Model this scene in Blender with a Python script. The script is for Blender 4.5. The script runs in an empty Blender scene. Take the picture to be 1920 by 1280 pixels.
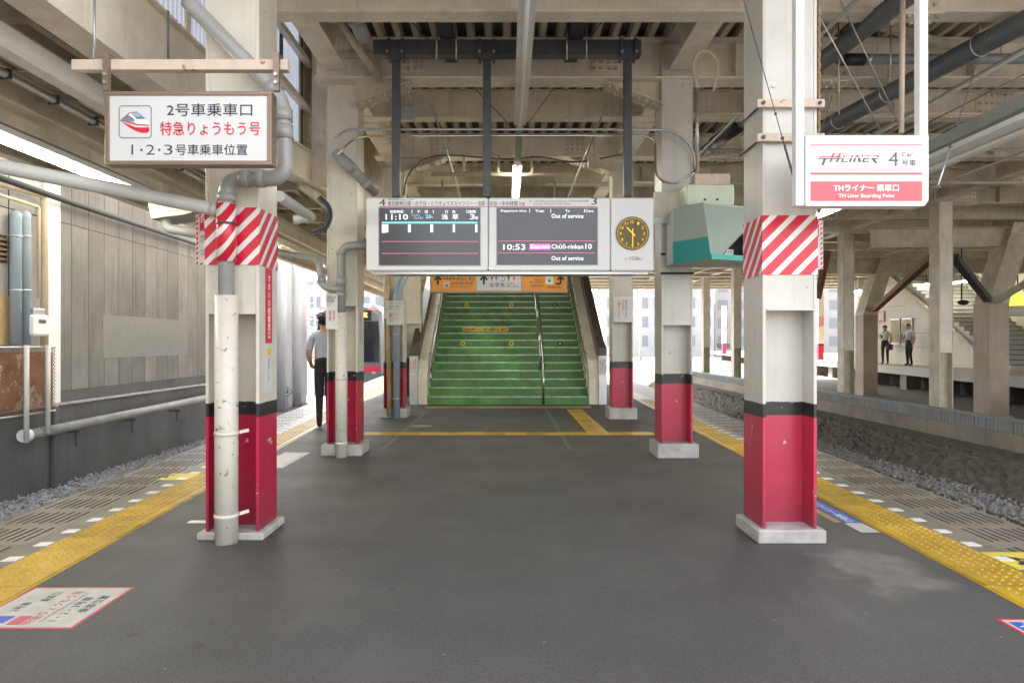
import bpy, bmesh, math, random
from mathutils import Vector, Matrix
random.seed(7)
R = math.radians
scene = bpy.context.scene
COL = scene.collection

# ------------------------------------------------------------------ camera, sky, sun, exposure
EYE = 1.28                      # camera height above the platform
FPX, VX, VY = 1280.0, 950.0, 643.0
cam_d = bpy.data.cameras.new('camera'); cam = bpy.data.objects.new('camera', cam_d); COL.objects.link(cam)
cam.location = (0, 0, EYE); cam.rotation_euler = (R(90), 0, 0)
cam_d.sensor_width = 36; cam_d.lens = 24.0
cam_d.shift_x = 10 / 1920; cam_d.shift_y = 3 / 1920
cam_d.clip_start = 0.05; cam_d.clip_end = 2000
scene.camera = cam

SUN_EL, SUN_AZ = R(52), math.atan2(-0.75, 0.66)
world = bpy.data.worlds.new('World'); scene.world = world; world.use_nodes = True
wn = world.node_tree.nodes; wl = world.node_tree.links
bg = wn['Background']; sky = wn.new('ShaderNodeTexSky'); sky.sky_type = 'NISHITA'; sky.sun_disc = False
sky.sun_elevation = SUN_EL; sky.sun_rotation = SUN_AZ % (2 * math.pi); sky.dust_density = 3.0; sky.air_density = 1.0
hs = wn.new('ShaderNodeHueSaturation'); hs.inputs['Saturation'].default_value = .16      # hazy summer sky
wl.new(sky.outputs[0], hs.inputs['Color']); wl.new(hs.outputs[0], bg.inputs[0]); bg.inputs[1].default_value = 0.15
sd = bpy.data.lights.new('sun', 'SUN'); sun = bpy.data.objects.new('sun', sd); COL.objects.link(sun)
sd.energy = 4.0; sd.angle = R(0.6); sd.color = (1, 0.95, 0.88)
sdir = Vector((math.sin(SUN_AZ) * math.cos(SUN_EL), math.cos(SUN_AZ) * math.cos(SUN_EL), math.sin(SUN_EL)))
sun.rotation_euler = sdir.to_track_quat('Z', 'Y').to_euler(); sun.location = sdir * 60

scene.view_settings.view_transform = 'Standard'; scene.view_settings.look = 'None'
scene.view_settings.gamma = 1; scene.view_settings.exposure = 2.78
scene.cycles.use_denoising = True
scene.cycles.max_bounces = 10; scene.cycles.diffuse_bounces = 6; scene.cycles.glossy_bounces = 4
scene.cycles.sample_clamp_indirect = 6

# ------------------------------------------------------------------ helpers
def P(px, py, D):
    return Vector(((px - VX) * D / FPX, D, EYE - (py - VY) * D / FPX))
def PX(px, D): return (px - VX) * D / FPX
def PZ(py, D): return EYE - (py - VY) * D / FPX

class MB:
    """collects shapes, world coordinates"""
    def __init__(s): s.v = []; s.f = []; s.m = []; s.s = []
    def add(s, vs, fs, mi=0, sm=False):
        o = len(s.v); s.v += [tuple(v) for v in vs]
        for f in fs: s.f.append(tuple(i + o for i in f)); s.m.append(mi); s.s.append(sm)
        return s
    def box(s, x0, x1, y0, y1, z0, z1, mi=0):
        if x0 > x1: x0, x1 = x1, x0
        if y0 > y1: y0, y1 = y1, y0
        if z0 > z1: z0, z1 = z1, z0
        return s.add([(x0,y0,z0),(x1,y0,z0),(x1,y1,z0),(x0,y1,z0),(x0,y0,z1),(x1,y0,z1),(x1,y1,z1),(x0,y1,z1)],
              [(0,3,2,1),(4,5,6,7),(0,1,5,4),(1,2,6,5),(2,3,7,6),(3,0,4,7)], mi)
    def pbox(s, px0, py0, px1, py1, D0, D1, mi=0):
        return s.box(PX(px0, D0), PX(px1, D0), D0, D1, PZ(py1, D0), PZ(py0, D0), mi)
    def bar(s, p0, p1, w, h, mi=0, up=(0,0,1)):
        p0 = Vector(p0); p1 = Vector(p1); d = (p1 - p0).normalized(); u = Vector(up)
        r = d.cross(u)
        if r.length < 1e-4: r = d.cross(Vector((0,1,0)))
        r.normalize(); u = r.cross(d).normalized(); r *= w / 2; u *= h / 2
        vs = [p0-r-u, p0+r-u, p0+r+u, p0-r+u, p1-r-u, p1+r-u, p1+r+u, p1-r+u]
        return s.add(vs, [(0,1,2,3),(7,6,5,4),(0,4,5,1),(1,5,6,2),(2,6,7,3),(3,7,4,0)], mi)
    def ibeam(s, p0, p1, w, h, t=0.02, mi=0):
        p0 = Vector(p0); p1 = Vector(p1); d = (p1 - p0).normalized(); z = Vector((0,0,1)); r = d.cross(z).normalized(); z = r.cross(d)
        s.bar(p0 + z*(h/2 - t/2), p1 + z*(h/2 - t/2), w, t, mi)
        s.bar(p0 - z*(h/2 - t/2), p1 - z*(h/2 - t/2), w, t, mi)
        return s.bar(p0, p1, t*0.8, h - 2*t, mi)
    def tube(s, pts, r, n=12, mi=0, caps=True, sm=True):
        pts = [Vector(p) for p in pts]; k = len(pts); rs = r if isinstance(r, (list, tuple)) else [r]*k
        d0 = (pts[1]-pts[0]).normalized(); a = Vector((0,0,1)) if abs(d0.z) < .9 else Vector((1,0,0))
        u = d0.cross(a).normalized(); vs = []; prev = d0
        for i, p in enumerate(pts):
            if i == 0: d = d0
            elif i == k-1: d = (pts[i]-pts[i-1]).normalized()
            else: d = ((pts[i]-pts[i-1]).normalized() + (pts[i+1]-pts[i]).normalized()).normalized()
            u = (prev.rotation_difference(d)) @ u; u = (u - d*u.dot(d)).normalized(); w = d.cross(u); prev = d
            for j in range(n):
                t = 2*math.pi*j/n; vs.append(p + (u*math.cos(t) + w*math.sin(t))*rs[i])
        fs = [(i*n+j, i*n+(j+1)%n, (i+1)*n+(j+1)%n, (i+1)*n+j) for i in range(k-1) for j in range(n)]
        s.add(vs, fs, mi, sm)
        if caps:
            o = len(s.v) - k*n
            s.f.append(tuple(o + j for j in range(n))[::-1]); s.m.append(mi); s.s.append(False)
            s.f.append(tuple(o + (k-1)*n + j for j in range(n))); s.m.append(mi); s.s.append(False)
        return s
    def cyl(s, p0, p1, r, n=12, mi=0, sm=True): return s.tube([p0, p1], r, n, mi, True, sm)
    def prism(s, poly, axis, a0, a1, mi=0):
        """poly of 2D points extruded along axis x, y or z"""
        n = len(poly)
        def m(p, a): return {'x': (a, p[0], p[1]), 'y': (p[0], a, p[1]), 'z': (p[0], p[1], a)}[axis]
        vs = [m(p, a0) for p in poly] + [m(p, a1) for p in poly]
        return s.add(vs, [tuple(range(n)), tuple(range(2*n-1, n-1, -1))] + [(i, (i+1) % n + 0, n+(i+1) % n, n+i)[::-1] for i in range(n)], mi)
    def ball(s, c, r, n=10, m=6, sc=(1,1,1), mi=0):
        c = Vector(c); vs = [c + Vector((0,0,r*sc[2]))]
        for i in range(1, m):
            t = math.pi*i/m
            for j in range(n):
                a = 2*math.pi*j/n
                vs.append(c + Vector((r*sc[0]*math.sin(t)*math.cos(a), r*sc[1]*math.sin(t)*math.sin(a), r*sc[2]*math.cos(t))))
        vs.append(c - Vector((0,0,r*sc[2]))); L = len(vs)-1
        fs = [(0, 1+j, 1+(j+1)%n) for j in range(n)]
        for i in range(m-2):
            fs += [(1+i*n+j, 1+(i+1)*n+j, 1+(i+1)*n+(j+1)%n, 1+i*n+(j+1)%n) for j in range(n)]
        fs += [(L, 1+(m-2)*n+(j+1)%n, 1+(m-2)*n+j) for j in range(n)]
        return s.add(vs, fs, mi, True)
    def disc(s, c, r, n=24, mi=0, axis='y', t=0.004):
        c = Vector(c); d = {'y': Vector((0,1,0)), 'z': Vector((0,0,-1)), 'x': Vector((1,0,0))}[axis]
        return s.tube([c, c + d*t], r, n, mi, True, False)
    def quad(s, a, b, c, d, mi=0): return s.add([a, b, c, d], [(0,1,2,3)], mi)
    def mesh(s, name, mats, off=Vector((0,0,0)), bevel=0, fix=True):
        me = bpy.data.meshes.new(name)
        me.from_pydata([tuple(Vector(v) - off) for v in s.v], [], s.f)
        for m in (mats if isinstance(mats, (list, tuple)) else [mats]): me.materials.append(m)
        me.polygons.foreach_set('material_index', s.m); me.polygons.foreach_set('use_smooth', s.s)
        if fix or bevel:
            bm = bmesh.new(); bm.from_mesh(me)
            if fix: bmesh.ops.recalc_face_normals(bm, faces=bm.faces)
            if bevel:
                es = [e for e in bm.edges if len(e.link_faces) == 2 and e.calc_face_angle(0) > R(40)]
                bmesh.ops.bevel(bm, geom=es, offset=bevel, segments=1, affect='EDGES', clamp_overlap=True)
            bm.to_mesh(me); bm.free()
        me.update(); return me
    def build(s, name, mats, parent=None, bevel=0, label=None, cat=None, group=None, kind=None, origin=None):
        if parent is not None: off = origin_of(parent)
        elif origin is not None: off = Vector(origin)
        else:
            xs = [v[0] for v in s.v]; ys = [v[1] for v in s.v]; zs = [v[2] for v in s.v]
            off = Vector(((min(xs)+max(xs))/2, (min(ys)+max(ys))/2, min(zs)))
        o = bpy.data.objects.new(name, s.mesh(name, mats, off, bevel)); COL.objects.link(o)
        if parent is not None: o.parent = parent
        else: o.location = off
        tag(o, label, cat, group, kind); return o

def origin_of(o):
    v = Vector((0,0,0))
    while o is not None: v += o.location; o = o.parent
    return v
def tag(o, label=None, cat=None, group=None, kind=None):
    if label: o['label'] = label
    if cat: o['category'] = cat
    if group: o['group'] = group
    if kind: o['kind'] = kind
    return o
def thing(name, label, cat, loc, group=None):
    o = bpy.data.objects.new(name, None); COL.objects.link(o); o.location = loc; o.empty_display_size = .1
    return tag(o, label, cat, group)
def arc(c, r, a0, a1, n, ax1, ax2):
    c = Vector(c); ax1 = Vector(ax1); ax2 = Vector(ax2)
    return [c + (ax1*math.cos(a0+(a1-a0)*i/n) + ax2*math.sin(a0+(a1-a0)*i/n))*r for i in range(n+1)]
def rounded(pts, r, n=5):
    """polyline with its corners rounded"""
    pts = [Vector(p) for p in pts]; out = [pts[0]]
    for i in range(1, len(pts)-1):
        a, b, c = pts[i-1], pts[i], pts[i+1]; d1 = (a-b); d2 = (c-b); rr = min(r, d1.length*.49, d2.length*.49)
        p = b + d1.normalized()*rr; q = b + d2.normalized()*rr
        for k in range(n+1):
            t = k/n; out.append(p*(1-t)**2 + b*2*t*(1-t) + q*t*t)
    return out + [pts[-1]]

# text turned into flat print
def text_mesh(sx, bold=0.0, res=2):
    cu = bpy.data.curves.new('lettering', 'FONT'); cu.body = sx; cu.size = 1; cu.resolution_u = res; cu.offset = bold
    ob = bpy.data.objects.new('lettering', cu); COL.objects.link(ob)
    dg = bpy.context.evaluated_depsgraph_get(); dg.update()
    me = bpy.data.meshes.new_from_object(ob.evaluated_get(dg))
    bpy.data.objects.remove(ob); bpy.data.curves.remove(cu)
    return me
def put_text(sx, origin, right, up, w, h, m, parent, bold=0.0, shear=0.0, name='lettering', align='fit'):
    """fits the text into w x h; origin = lower left corner"""
    me = text_mesh(sx, bold)
    if not len(me.vertices): return None
    xs = [v.co.x for v in me.vertices]; ys = [v.co.y for v in me.vertices]
    x0, x1, y0, y1 = min(xs), max(xs), min(ys), max(ys)
    o = Vector(origin); r = Vector(right).normalized(); u = Vector(up).normalized(); n = r.cross(u)
    kx = w / max(x1-x0, 1e-6); ky = h / max(y1-y0, 1e-6)
    if align == 'keep': kx = ky = min(kx, ky)
    off = origin_of(parent)
    for v in me.vertices:
        a = (v.co.x - x0)*kx; b = (v.co.y - y0)*ky
        v.co = o + r*(a + shear*b) + u*b - off
    me.materials.clear(); me.materials.append(m)
    ob = bpy.data.objects.new(name, me); COL.objects.link(ob); ob.parent = parent
    return ob
def ptext(sx, px0, py0, px1, py1, D, m, parent, bold=0.0, shear=0.0, name='lettering'):
    return put_text(sx, P(px0, py1, D), (1,0,0), (0,0,1), (px1-px0)*D/FPX, (py1-py0)*D/FPX, m, parent, bold, shear, name)

# ------------------------------------------------------------------ materials
def mat(name, col, rough=.5, metal=0.0, var=.10, scale=5.0, bump=0.0, bscale=60.0, rust=0.0, streak=0.0, spec=.5, trans=0.0, rscale=9.0, rv=0.0, col2=None, rustcol=(.16,.06,.025)):
    m = bpy.data.materials.new(name); m.use_nodes = True; nt = m.node_tree; N = nt.nodes; L = nt.links
    b = N['Principled BSDF']; b.inputs['Roughness'].default_value = rough; b.inputs['Metallic'].default_value = metal
    b.inputs['Specular IOR Level'].default_value = spec
    tc = N.new('ShaderNodeTexCoord'); oi = N.new('ShaderNodeObjectInfo')
    ad = N.new('ShaderNodeVectorMath'); ad.operation = 'ADD'
    sc_ = N.new('ShaderNodeMath'); sc_.operation = 'MULTIPLY'; sc_.inputs[1].default_value = 37.0
    L.new(oi.outputs['Random'], sc_.inputs[0]); L.new(tc.outputs['Object'], ad.inputs[0]); L.new(sc_.outputs[0], ad.inputs[1])
    def noise(s, det=5, vec=None, rg=.6):
        n = N.new('ShaderNodeTexNoise'); n.inputs['Scale'].default_value = s; n.inputs['Detail'].default_value = det
        n.inputs['Roughness'].default_value = rg; L.new(vec or ad.outputs[0], n.inputs['Vector']); return n.outputs['Fac']
    def ramp(f, a, b_):
        r = N.new('ShaderNodeMapRange'); r.inputs['From Min'].default_value = a; r.inputs['From Max'].default_value = b_; L.new(f, r.inputs['Value']); return r.outputs['Result']
    def mix(f, a, b_):
        x = N.new('ShaderNodeMix'); x.data_type = 'RGBA'
        if isinstance(f, (int, float)): x.inputs['Factor'].default_value = f
        else: L.new(f, x.inputs['Factor'])
        for k, val in ((6, a), (7, b_)):
            if isinstance(val, tuple): x.inputs[k].default_value = (*val[:3], 1)
            else: L.new(val, x.inputs[k])
        return x.outputs[2]
    c = tuple(col)
    lo = tuple(max(0, k*(1-var)) for k in c); hi = tuple(min(1, k*(1+var)) for k in c)
    if col2: lo, hi = tuple(col2), c
    out = mix(ramp(noise(scale), .3, .7), lo, hi)
    if streak:
        mp = N.new('ShaderNodeMapping'); mp.inputs['Scale'].default_value = (9, 9, .5); L.new(ad.outputs[0], mp.inputs['Vector'])
        f = ramp(noise(1.6, 6, mp.outputs[0]), .52, .78); ml = N.new('ShaderNodeMath'); ml.operation = 'MULTIPLY'; ml.inputs[1].default_value = streak; L.new(f, ml.inputs[0])
        out = mix(ml.outputs[0], out, tuple(k*.45 for k in c))
    if rust:
        f = ramp(noise(rscale, 8, None, .7), .72 - rust*.25, .76 - rust*.25); out = mix(f, out, rustcol)
    if rv:      # every piece a little different
        hv = N.new('ShaderNodeHueSaturation'); mr = N.new('ShaderNodeMapRange'); mr.inputs[3].default_value = 1-rv; mr.inputs[4].default_value = 1+rv*.6
        L.new(oi.outputs['Random'], mr.inputs[0]); L.new(mr.outputs[0], hv.inputs['Value']); L.new(out, hv.inputs['Color']); out = hv.outputs[0]
    L.new(out, b.inputs['Base Color'])
    if bump:
        bp = N.new('ShaderNodeBump'); bp.inputs['Strength'].default_value = bump; bp.inputs['Distance'].default_value = .004
        L.new(noise(bscale, 4), bp.inputs['Height']); L.new(bp.outputs[0], b.inputs['Normal'])
    if trans:
        t = N.new('ShaderNodeBsdfTranslucent'); t.inputs[0].default_value = (*c, 1); ms = N.new('ShaderNodeMixShader'); ms.inputs[0].default_value = trans
        L.new(b.outputs[0], ms.inputs[1]); L.new(t.outputs[0], ms.inputs[2]); L.new(ms.outputs[0], N['Material Output'].inputs[0])
    return m
def emit(name, col, strength):
    m = bpy.data.materials.new(name); m.use_nodes = True; b = m.node_tree.nodes['Principled BSDF']
    b.inputs['Base Color'].default_value = (*col, 1); b.inputs['Emission Color'].default_value = (*col, 1); b.inputs['Emission Strength'].default_value = strength
    b.inputs['Roughness'].default_value = .4; return m
def nodes_of(m): return m.node_tree.nodes, m.node_tree.links, m.node_tree.nodes['Principled BSDF']

CREAM = mat('cream_paint', (.77,.70,.595), .45, var=.16, scale=2.5, rust=.12, streak=.40, bump=.15, bscale=90)
CREAM_DIRTY = mat('dusty_cream_paint', (.60,.535,.42), .55, var=.22, scale=3, rust=.22, streak=.45, bump=.25, bscale=60)
DECK = mat('deck_steel_paint', (.60,.54,.43), .55, var=.15, scale=1.5, rust=.03, streak=.25)
PINKCONC = mat('stained_column_paint', (.50,.42,.34), .6, var=.16, scale=1.2, rust=.03, streak=.45, bump=.2, col2=(.40,.29,.20))
WHITE = mat('white_paint', (.80,.80,.78), .4, var=.04)
WHITE_SIGN = mat('white_sign_face', (.66,.665,.65), .3, var=.03, scale=3)
CABINET = mat('white_cabinet_enamel', (.80,.80,.80), .28, var=.02, scale=1.2)
OFFWHITE_PIPE = mat('chipped_offwhite_sleeve', (.66,.62,.54), .4, var=.07, scale=4, rust=.46, rscale=22, streak=.2, rustcol=(.13,.08,.05))
GREY_PIPE = mat('grey_pvc', (.34,.34,.33), .35, var=.08, scale=6, streak=.15)
LIGHT_PIPE = mat('pale_grey_pipe', (.52,.52,.49), .4, var=.08, streak=.15)
SLATE_PIPE = mat('slate_blue_pvc', (.12,.135,.15), .38, var=.12, scale=3)
BLUE_PIPE = mat('blue_grey_pvc', (.26,.32,.37), .35, var=.08)
BEIGE_PIPE = mat('beige_pipe', (.60,.50,.37), .45, var=.1, rust=.06)
DARK_STEEL = mat('charcoal_steel', (.065,.068,.075), .45, var=.2, scale=8)
GALV = mat('galvanised_steel', (.48,.49,.50), .38, .7, var=.12, scale=14)
STAINLESS = mat('stainless_steel', (.62,.61,.58), .24, 1.0, var=.05, scale=9)
ALU = mat('brushed_aluminium', (.60,.60,.60), .36, .8, var=.05)
BLACKRUB = mat('black_rubber', (.018,.018,.02), .5, var=.2)
BLACK = mat('black_print', (.015,.015,.018), .5, var=0)
NAVY = mat('navy_print', (.025,.025,.06), .5, var=0)
REDP = mat('red_print', (.62,.02,.05), .4, var=0)
PINKRED = mat('coral_red_print', (.74,.10,.12), .35, var=.02)
GREYP = mat('grey_print', (.10,.10,.115), .5, var=0)
WHITEP = mat('white_print', (.86,.86,.86), .4, var=0)
BLUEP = mat('blue_print', (.03,.10,.48), .4, var=.1)
YELLOWP = mat('yellow_sticker', (.74,.56,.06), .45, var=.08)
ORANGE = mat('orange_sign_face', (.72,.29,.045), .4, var=.03)
SIGNGREY = mat('pale_grey_sign_face', (.56,.57,.60), .4, var=.02)
BROWNFRAME = mat('bronze_frame', (.26,.19,.14), .4, .35, var=.1)
BROWNCAP = mat('dark_brown_cap', (.075,.062,.042), .4, var=.15, scale=3)
RUSTBAR = mat('peeling_cream_steel', (.62,.50,.40), .6, var=.1, scale=9, rust=.42, streak=.3, bump=.5, bscale=40, rustcol=(.30,.12,.05))
RUSTY = mat('rusty_steel', (.21,.095,.05), .75, var=.4, scale=7, bump=.5)
TEAL = mat('teal_enamel', (.02,.30,.27), .35, var=.05)
SAGE = mat('grey_green_enamel', (.36,.42,.38), .4, var=.06, scale=3)
PALEGREEN = mat('pale_green_enamel', (.55,.62,.49), .4, var=.06)
CONC = mat('pale_concrete', (.40,.39,.37), .8, var=.22, scale=7, bump=.4, bscale=45, streak=.15)
WALLCONC = mat('grey_retaining_concrete', (.095,.096,.10), .8, var=.3, scale=.9, bump=.35, bscale=30, streak=.55)
LOWCONC = mat('brown_grey_concrete', (.27,.24,.20), .85, var=.25, scale=1.5, bump=.4, streak=.45)
PANEL = mat('weathered_cladding_panel', (.165,.16,.15), .7, rv=.14, var=.28, scale=1.0, streak=.8, bump=.2)
PANEL_WHITE = mat('whitewashed_cladding', (.44,.43,.41), .7, var=.1, scale=1.5, streak=.35)
WHITEWALL = mat('blue_white_wall', (.36,.385,.42), .6, var=.08, scale=.8, streak=.35)
SHEET = mat('translucent_corrugated_sheet', (.21,.235,.29), .4, var=.06, trans=.30)
GREENSTEP = mat('green_stair_paint', (.092,.255,.07), .45, rv=.12, var=.28, scale=2.5, streak=.45, rust=.10, rustcol=(.03,.06,.02), bump=.15)
STEPTOP = mat('green_tread_rubber', (.07,.19,.06), .55, var=.2, scale=4)
TAPE = mat('worn_green_tape', (.10,.155,.11), .6, var=.3, scale=30)
SLAB = mat('beige_paving_slab', (.205,.187,.16), .36, rv=.22, var=.18, scale=5, bump=.15, bscale=120)
SLOT = mat('slab_slot', (.06,.056,.05), .8, var=.2)
YTILE = mat('yellow_tactile_paving', (.48,.305,.028), .32, var=.22, scale=6, rv=.24, rust=.14, rustcol=(.12,.085,.03), bump=.1)
WMARK = mat('white_floor_marker', (.74,.74,.72), .5, var=.08, scale=30)
BALLAST = mat('ballast_stone', (.27,.27,.277), .8, var=.45, scale=30)
SOIL = mat('dark_soil', (.125,.112,.097), .95, var=.45, scale=9, bump=.9, bscale=16)
GROUND = mat('gravel_ground', (.15,.14,.13), .95, var=.35, scale=14, bump=.6, bscale=40)
LAMP = emit('fluorescent_tube', (1, .98, .78), 14.0)
CREAMWALL = mat('cream_tiled_wall', (.62,.575,.46), .5, var=.06, scale=1.2, streak=.15)
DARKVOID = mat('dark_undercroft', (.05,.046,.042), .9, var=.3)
TRAINSILVER = mat('train_body_silver', (.17,.18,.20), .3, .35, var=.05)
GLASS = mat('dark_train_glass', (.012,.014,.017), .08, var=0)
ORLED = emit('orange_led', (1, .16, .03), 2.0)
REDLED = emit('red_tail_light', (1, .02, .02), 3.0)
SKIN = mat('skin', (.50,.31,.22), .5, var=.05)
SHIRT = mat('pale_blue_shirt', (.47,.51,.59), .7, var=.06, scale=9)
SHIRTW = mat('white_shirt', (.68,.68,.68), .7, var=.06, scale=9)
TROUSER = mat('black_trousers', (.017,.017,.02), .8, var=.2)
HAIR = mat('black_hair', (.012,.010,.009), .5, var=.2)

# asphalt with fine speckle, scuffs and one pale worn patch
ASPH = bpy.data.materials.new('worn_platform_asphalt'); ASPH.use_nodes = True
N, L, b = nodes_of(ASPH)
tc = N.new('ShaderNodeTexCoord')
def _n(s, d=5, r=.6):
    n = N.new('ShaderNodeTexNoise'); n.inputs['Scale'].default_value = s; n.inputs['Detail'].default_value = d; n.inputs['Roughness'].default_value = r
    L.new(tc.outputs['Object'], n.inputs['Vector']); return n.outputs['Fac']
def _r(f, a, c, o0=0., o1=1.):
    r = N.new('ShaderNodeMapRange'); r.inputs[1].default_value = a; r.inputs[2].default_value = c; r.inputs[3].default_value = o0; r.inputs[4].default_value = o1
    L.new(f, r.inputs[0]); return r.outputs[0]
def _m(f, a, c):
    x = N.new('ShaderNodeMix'); x.data_type = 'RGBA'
    L.new(f, x.inputs['Factor'])
    for k, v in ((6, a), (7, c)):
        if isinstance(v, tuple): x.inputs[k].default_value = (*v, 1)
        else: L.new(v, x.inputs[k])
    return x.outputs[2]
c0 = _m(_r(_n(.7, 6), .35, .68), (.057,.056,.055), (.078,.077,.074))
c0 = _m(_r(_n(210, 2, .6), .54, .68, 0, .8), c0, (.17,.165,.155))
c0 = _m(_r(_n(120, 3, .6), .46, .30, 0, .75), c0, (.028,.028,.028))
c0 = _m(_r(_n(26, 3), .66, .76, 0, .6), c0, (.035,.034,.034))
c0 = _m(_r(_n(55, 4, .7), .50, .66, 0, .55), c0, (.120,.117,.112))
c0 = _m(_r(_n(75, 4, .7), .50, .36, 0, .55), c0, (.036,.036,.036))
mp = N.new('ShaderNodeMapping'); mp.vector_type = 'POINT'; mp.inputs['Location'].default_value = (-2.12*1.9, -3.78*1.25, 0); mp.inputs['Scale'].default_value = (1.9, 1.25, 1)
nz = N.new('ShaderNodeTexNoise'); nz.inputs['Scale'].default_value = 2.5; nz.inputs['Detail'].default_value = 6
L.new(tc.outputs['Object'], nz.inputs['Vector'])
va = N.new('ShaderNodeVectorMath'); va.operation = 'MULTIPLY_ADD'; va.inputs[1].default_value = (.9,.9,0); L.new(nz.outputs['Color'], va.inputs[0]); L.new(tc.outputs['Object'], va.inputs[2])
vs_ = N.new('ShaderNodeVectorMath'); vs_.operation = 'SUBTRACT'; vs_.inputs[1].default_value = (.45,.45,0); L.new(va.outputs[0], vs_.inputs[0])
L.new(vs_.outputs[0], mp.inputs['Vector'])
ln = N.new('ShaderNodeVectorMath'); ln.operation = 'LENGTH'; L.new(mp.outputs[0], ln.inputs[0])
patch = _r(ln.outputs['Value'], .62, .40)
pn = N.new('ShaderNodeMath'); pn.operation = 'MULTIPLY'; L.new(patch, pn.inputs[0]); L.new(_r(_n(7, 6, .7), .30, .62, .25, .95), pn.inputs[1])
c0 = _m(pn.outputs[0], c0, (.17,.163,.15))
vo = N.new('ShaderNodeTexVoronoi'); vo.inputs['Scale'].default_value = 2.6; vo.inputs['Randomness'].default_value = 1; L.new(tc.outputs['Object'], vo.inputs['Vector'])
c0 = _m(_r(vo.outputs['Distance'], .075, .045, 0, .6), c0, (.040,.039,.038))
vo2 = N.new('ShaderNodeTexVoronoi'); vo2.inputs['Scale'].default_value = 5.3; L.new(tc.outputs['Object'], vo2.inputs['Vector'])
c0 = _m(_r(vo2.outputs['Distance'], .045, .03, 0, .55), c0, (.30,.29,.28))
mp2 = N.new('ShaderNodeMapping'); mp2.inputs['Scale'].default_value = (2.2, .35, 1); L.new(tc.outputs['Object'], mp2.inputs['Vector'])
n9 = N.new('ShaderNodeTexNoise'); n9.inputs['Scale'].default_value = 2.0; n9.inputs['Detail'].default_value = 7; L.new(mp2.outputs[0], n9.inputs['Vector'])
c0 = _m(_r(n9.outputs['Fac'], .54, .72, 0, .4), c0, (.105,.102,.098))
L.new(c0, b.inputs['Base Color'])
L.new(_r(_n(1.3, 5), .3, .7, .50, .66), b.inputs['Roughness']); b.inputs['Specular IOR Level'].default_value = .4
bp = N.new('ShaderNodeBump'); bp.inputs['Strength'].default_value = .6; bp.inputs['Distance'].default_value = .004; L.new(_n(160, 3), bp.inputs['Height']); L.new(bp.outputs[0], b.inputs['Normal'])

# column paint in three bands (object z), chipped
def column_paint(name, z_red, z_black, top=(.66,.62,.53), r0=(.40,.008,.045), r1=(.52,.018,.07)):
    m = mat(name, top, .30, var=.10, scale=3, rust=.20, rscale=7, streak=.30, bump=.12, bscale=70)
    N, L, b = nodes_of(m); src = b.inputs['Base Color'].links[0].from_socket
    tc = N.new('ShaderNodeTexCoord'); sp = N.new('ShaderNodeSeparateXYZ'); L.new(tc.outputs['Object'], sp.inputs[0])
    n = N.new('ShaderNodeTexNoise'); n.inputs['Scale'].default_value = 14; n.inputs['Detail'].default_value = 7; n.inputs['Roughness'].default_value = .7; L.new(tc.outputs['Object'], n.inputs['Vector'])
    chip = N.new('ShaderNodeMath'); chip.operation = 'LESS_THAN'; chip.inputs[1].default_value = .652; L.new(n.outputs['Fac'], chip.inputs[0])
    n2 = N.new('ShaderNodeTexNoise'); n2.inputs['Scale'].default_value = 3; n2.inputs['Detail'].default_value = 4; L.new(tc.outputs['Object'], n2.inputs['Vector'])
    red = N.new('ShaderNodeMix'); red.data_type = 'RGBA'; red.inputs[6].default_value = (*r0,1); red.inputs[7].default_value = (*r1,1); L.new(n2.outputs['Fac'], red.inputs['Factor'])
    wob = N.new('ShaderNodeMath'); wob.operation = 'MULTIPLY_ADD'; wob.inputs[1].default_value = .016; L.new(n.outputs['Fac'], wob.inputs[0]); L.new(sp.outputs[2], wob.inputs[2])
    def below(z):
        x = N.new('ShaderNodeMath'); x.operation = 'LESS_THAN'; x.inputs[1].default_value = z+.008; L.new(wob.outputs[0], x.inputs[0])
        y = N.new('ShaderNodeMath'); y.operation = 'MULTIPLY'; L.new(x.outputs[0], y.inputs[0]); L.new(chip.outputs[0], y.inputs[1]); return y.outputs[0]
    a = N.new('ShaderNodeMix'); a.data_type = 'RGBA'; L.new(below(z_black), a.inputs['Factor']); L.new(src, a.inputs[6]); a.inputs[7].default_value = (.022,.022,.024,1)
    c = N.new('ShaderNodeMix'); c.data_type = 'RGBA'; L.new(below(z_red), c.inputs['Factor']); L.new(a.outputs[2], c.inputs[6]); L.new(red.outputs[2], c.inputs[7])
    gr = N.new('ShaderNodeMapRange'); gr.inputs[1].default_value = .42; gr.inputs[2].default_value = .02; L.new(sp.outputs[2], gr.inputs[0])
    n3 = N.new('ShaderNodeTexNoise'); n3.inputs['Scale'].default_value = 7; n3.inputs['Detail'].default_value = 7; L.new(tc.outputs['Object'], n3.inputs['Vector'])
    gm_ = N.new('ShaderNodeMath'); gm_.operation = 'MULTIPLY'; L.new(gr.outputs[0], gm_.inputs[0]); L.new(n3.outputs['Fac'], gm_.inputs[1])
    e = N.new('ShaderNodeMix'); e.data_type = 'RGBA'; L.new(gm_.outputs[0], e.inputs['Factor']); L.new(c.outputs[2], e.inputs[6]); e.inputs[7].default_value = (.10,.045,.045,1)      # scuffed dirt
    L.new(e.outputs[2], b.inputs['Base Color']); return m
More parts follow.
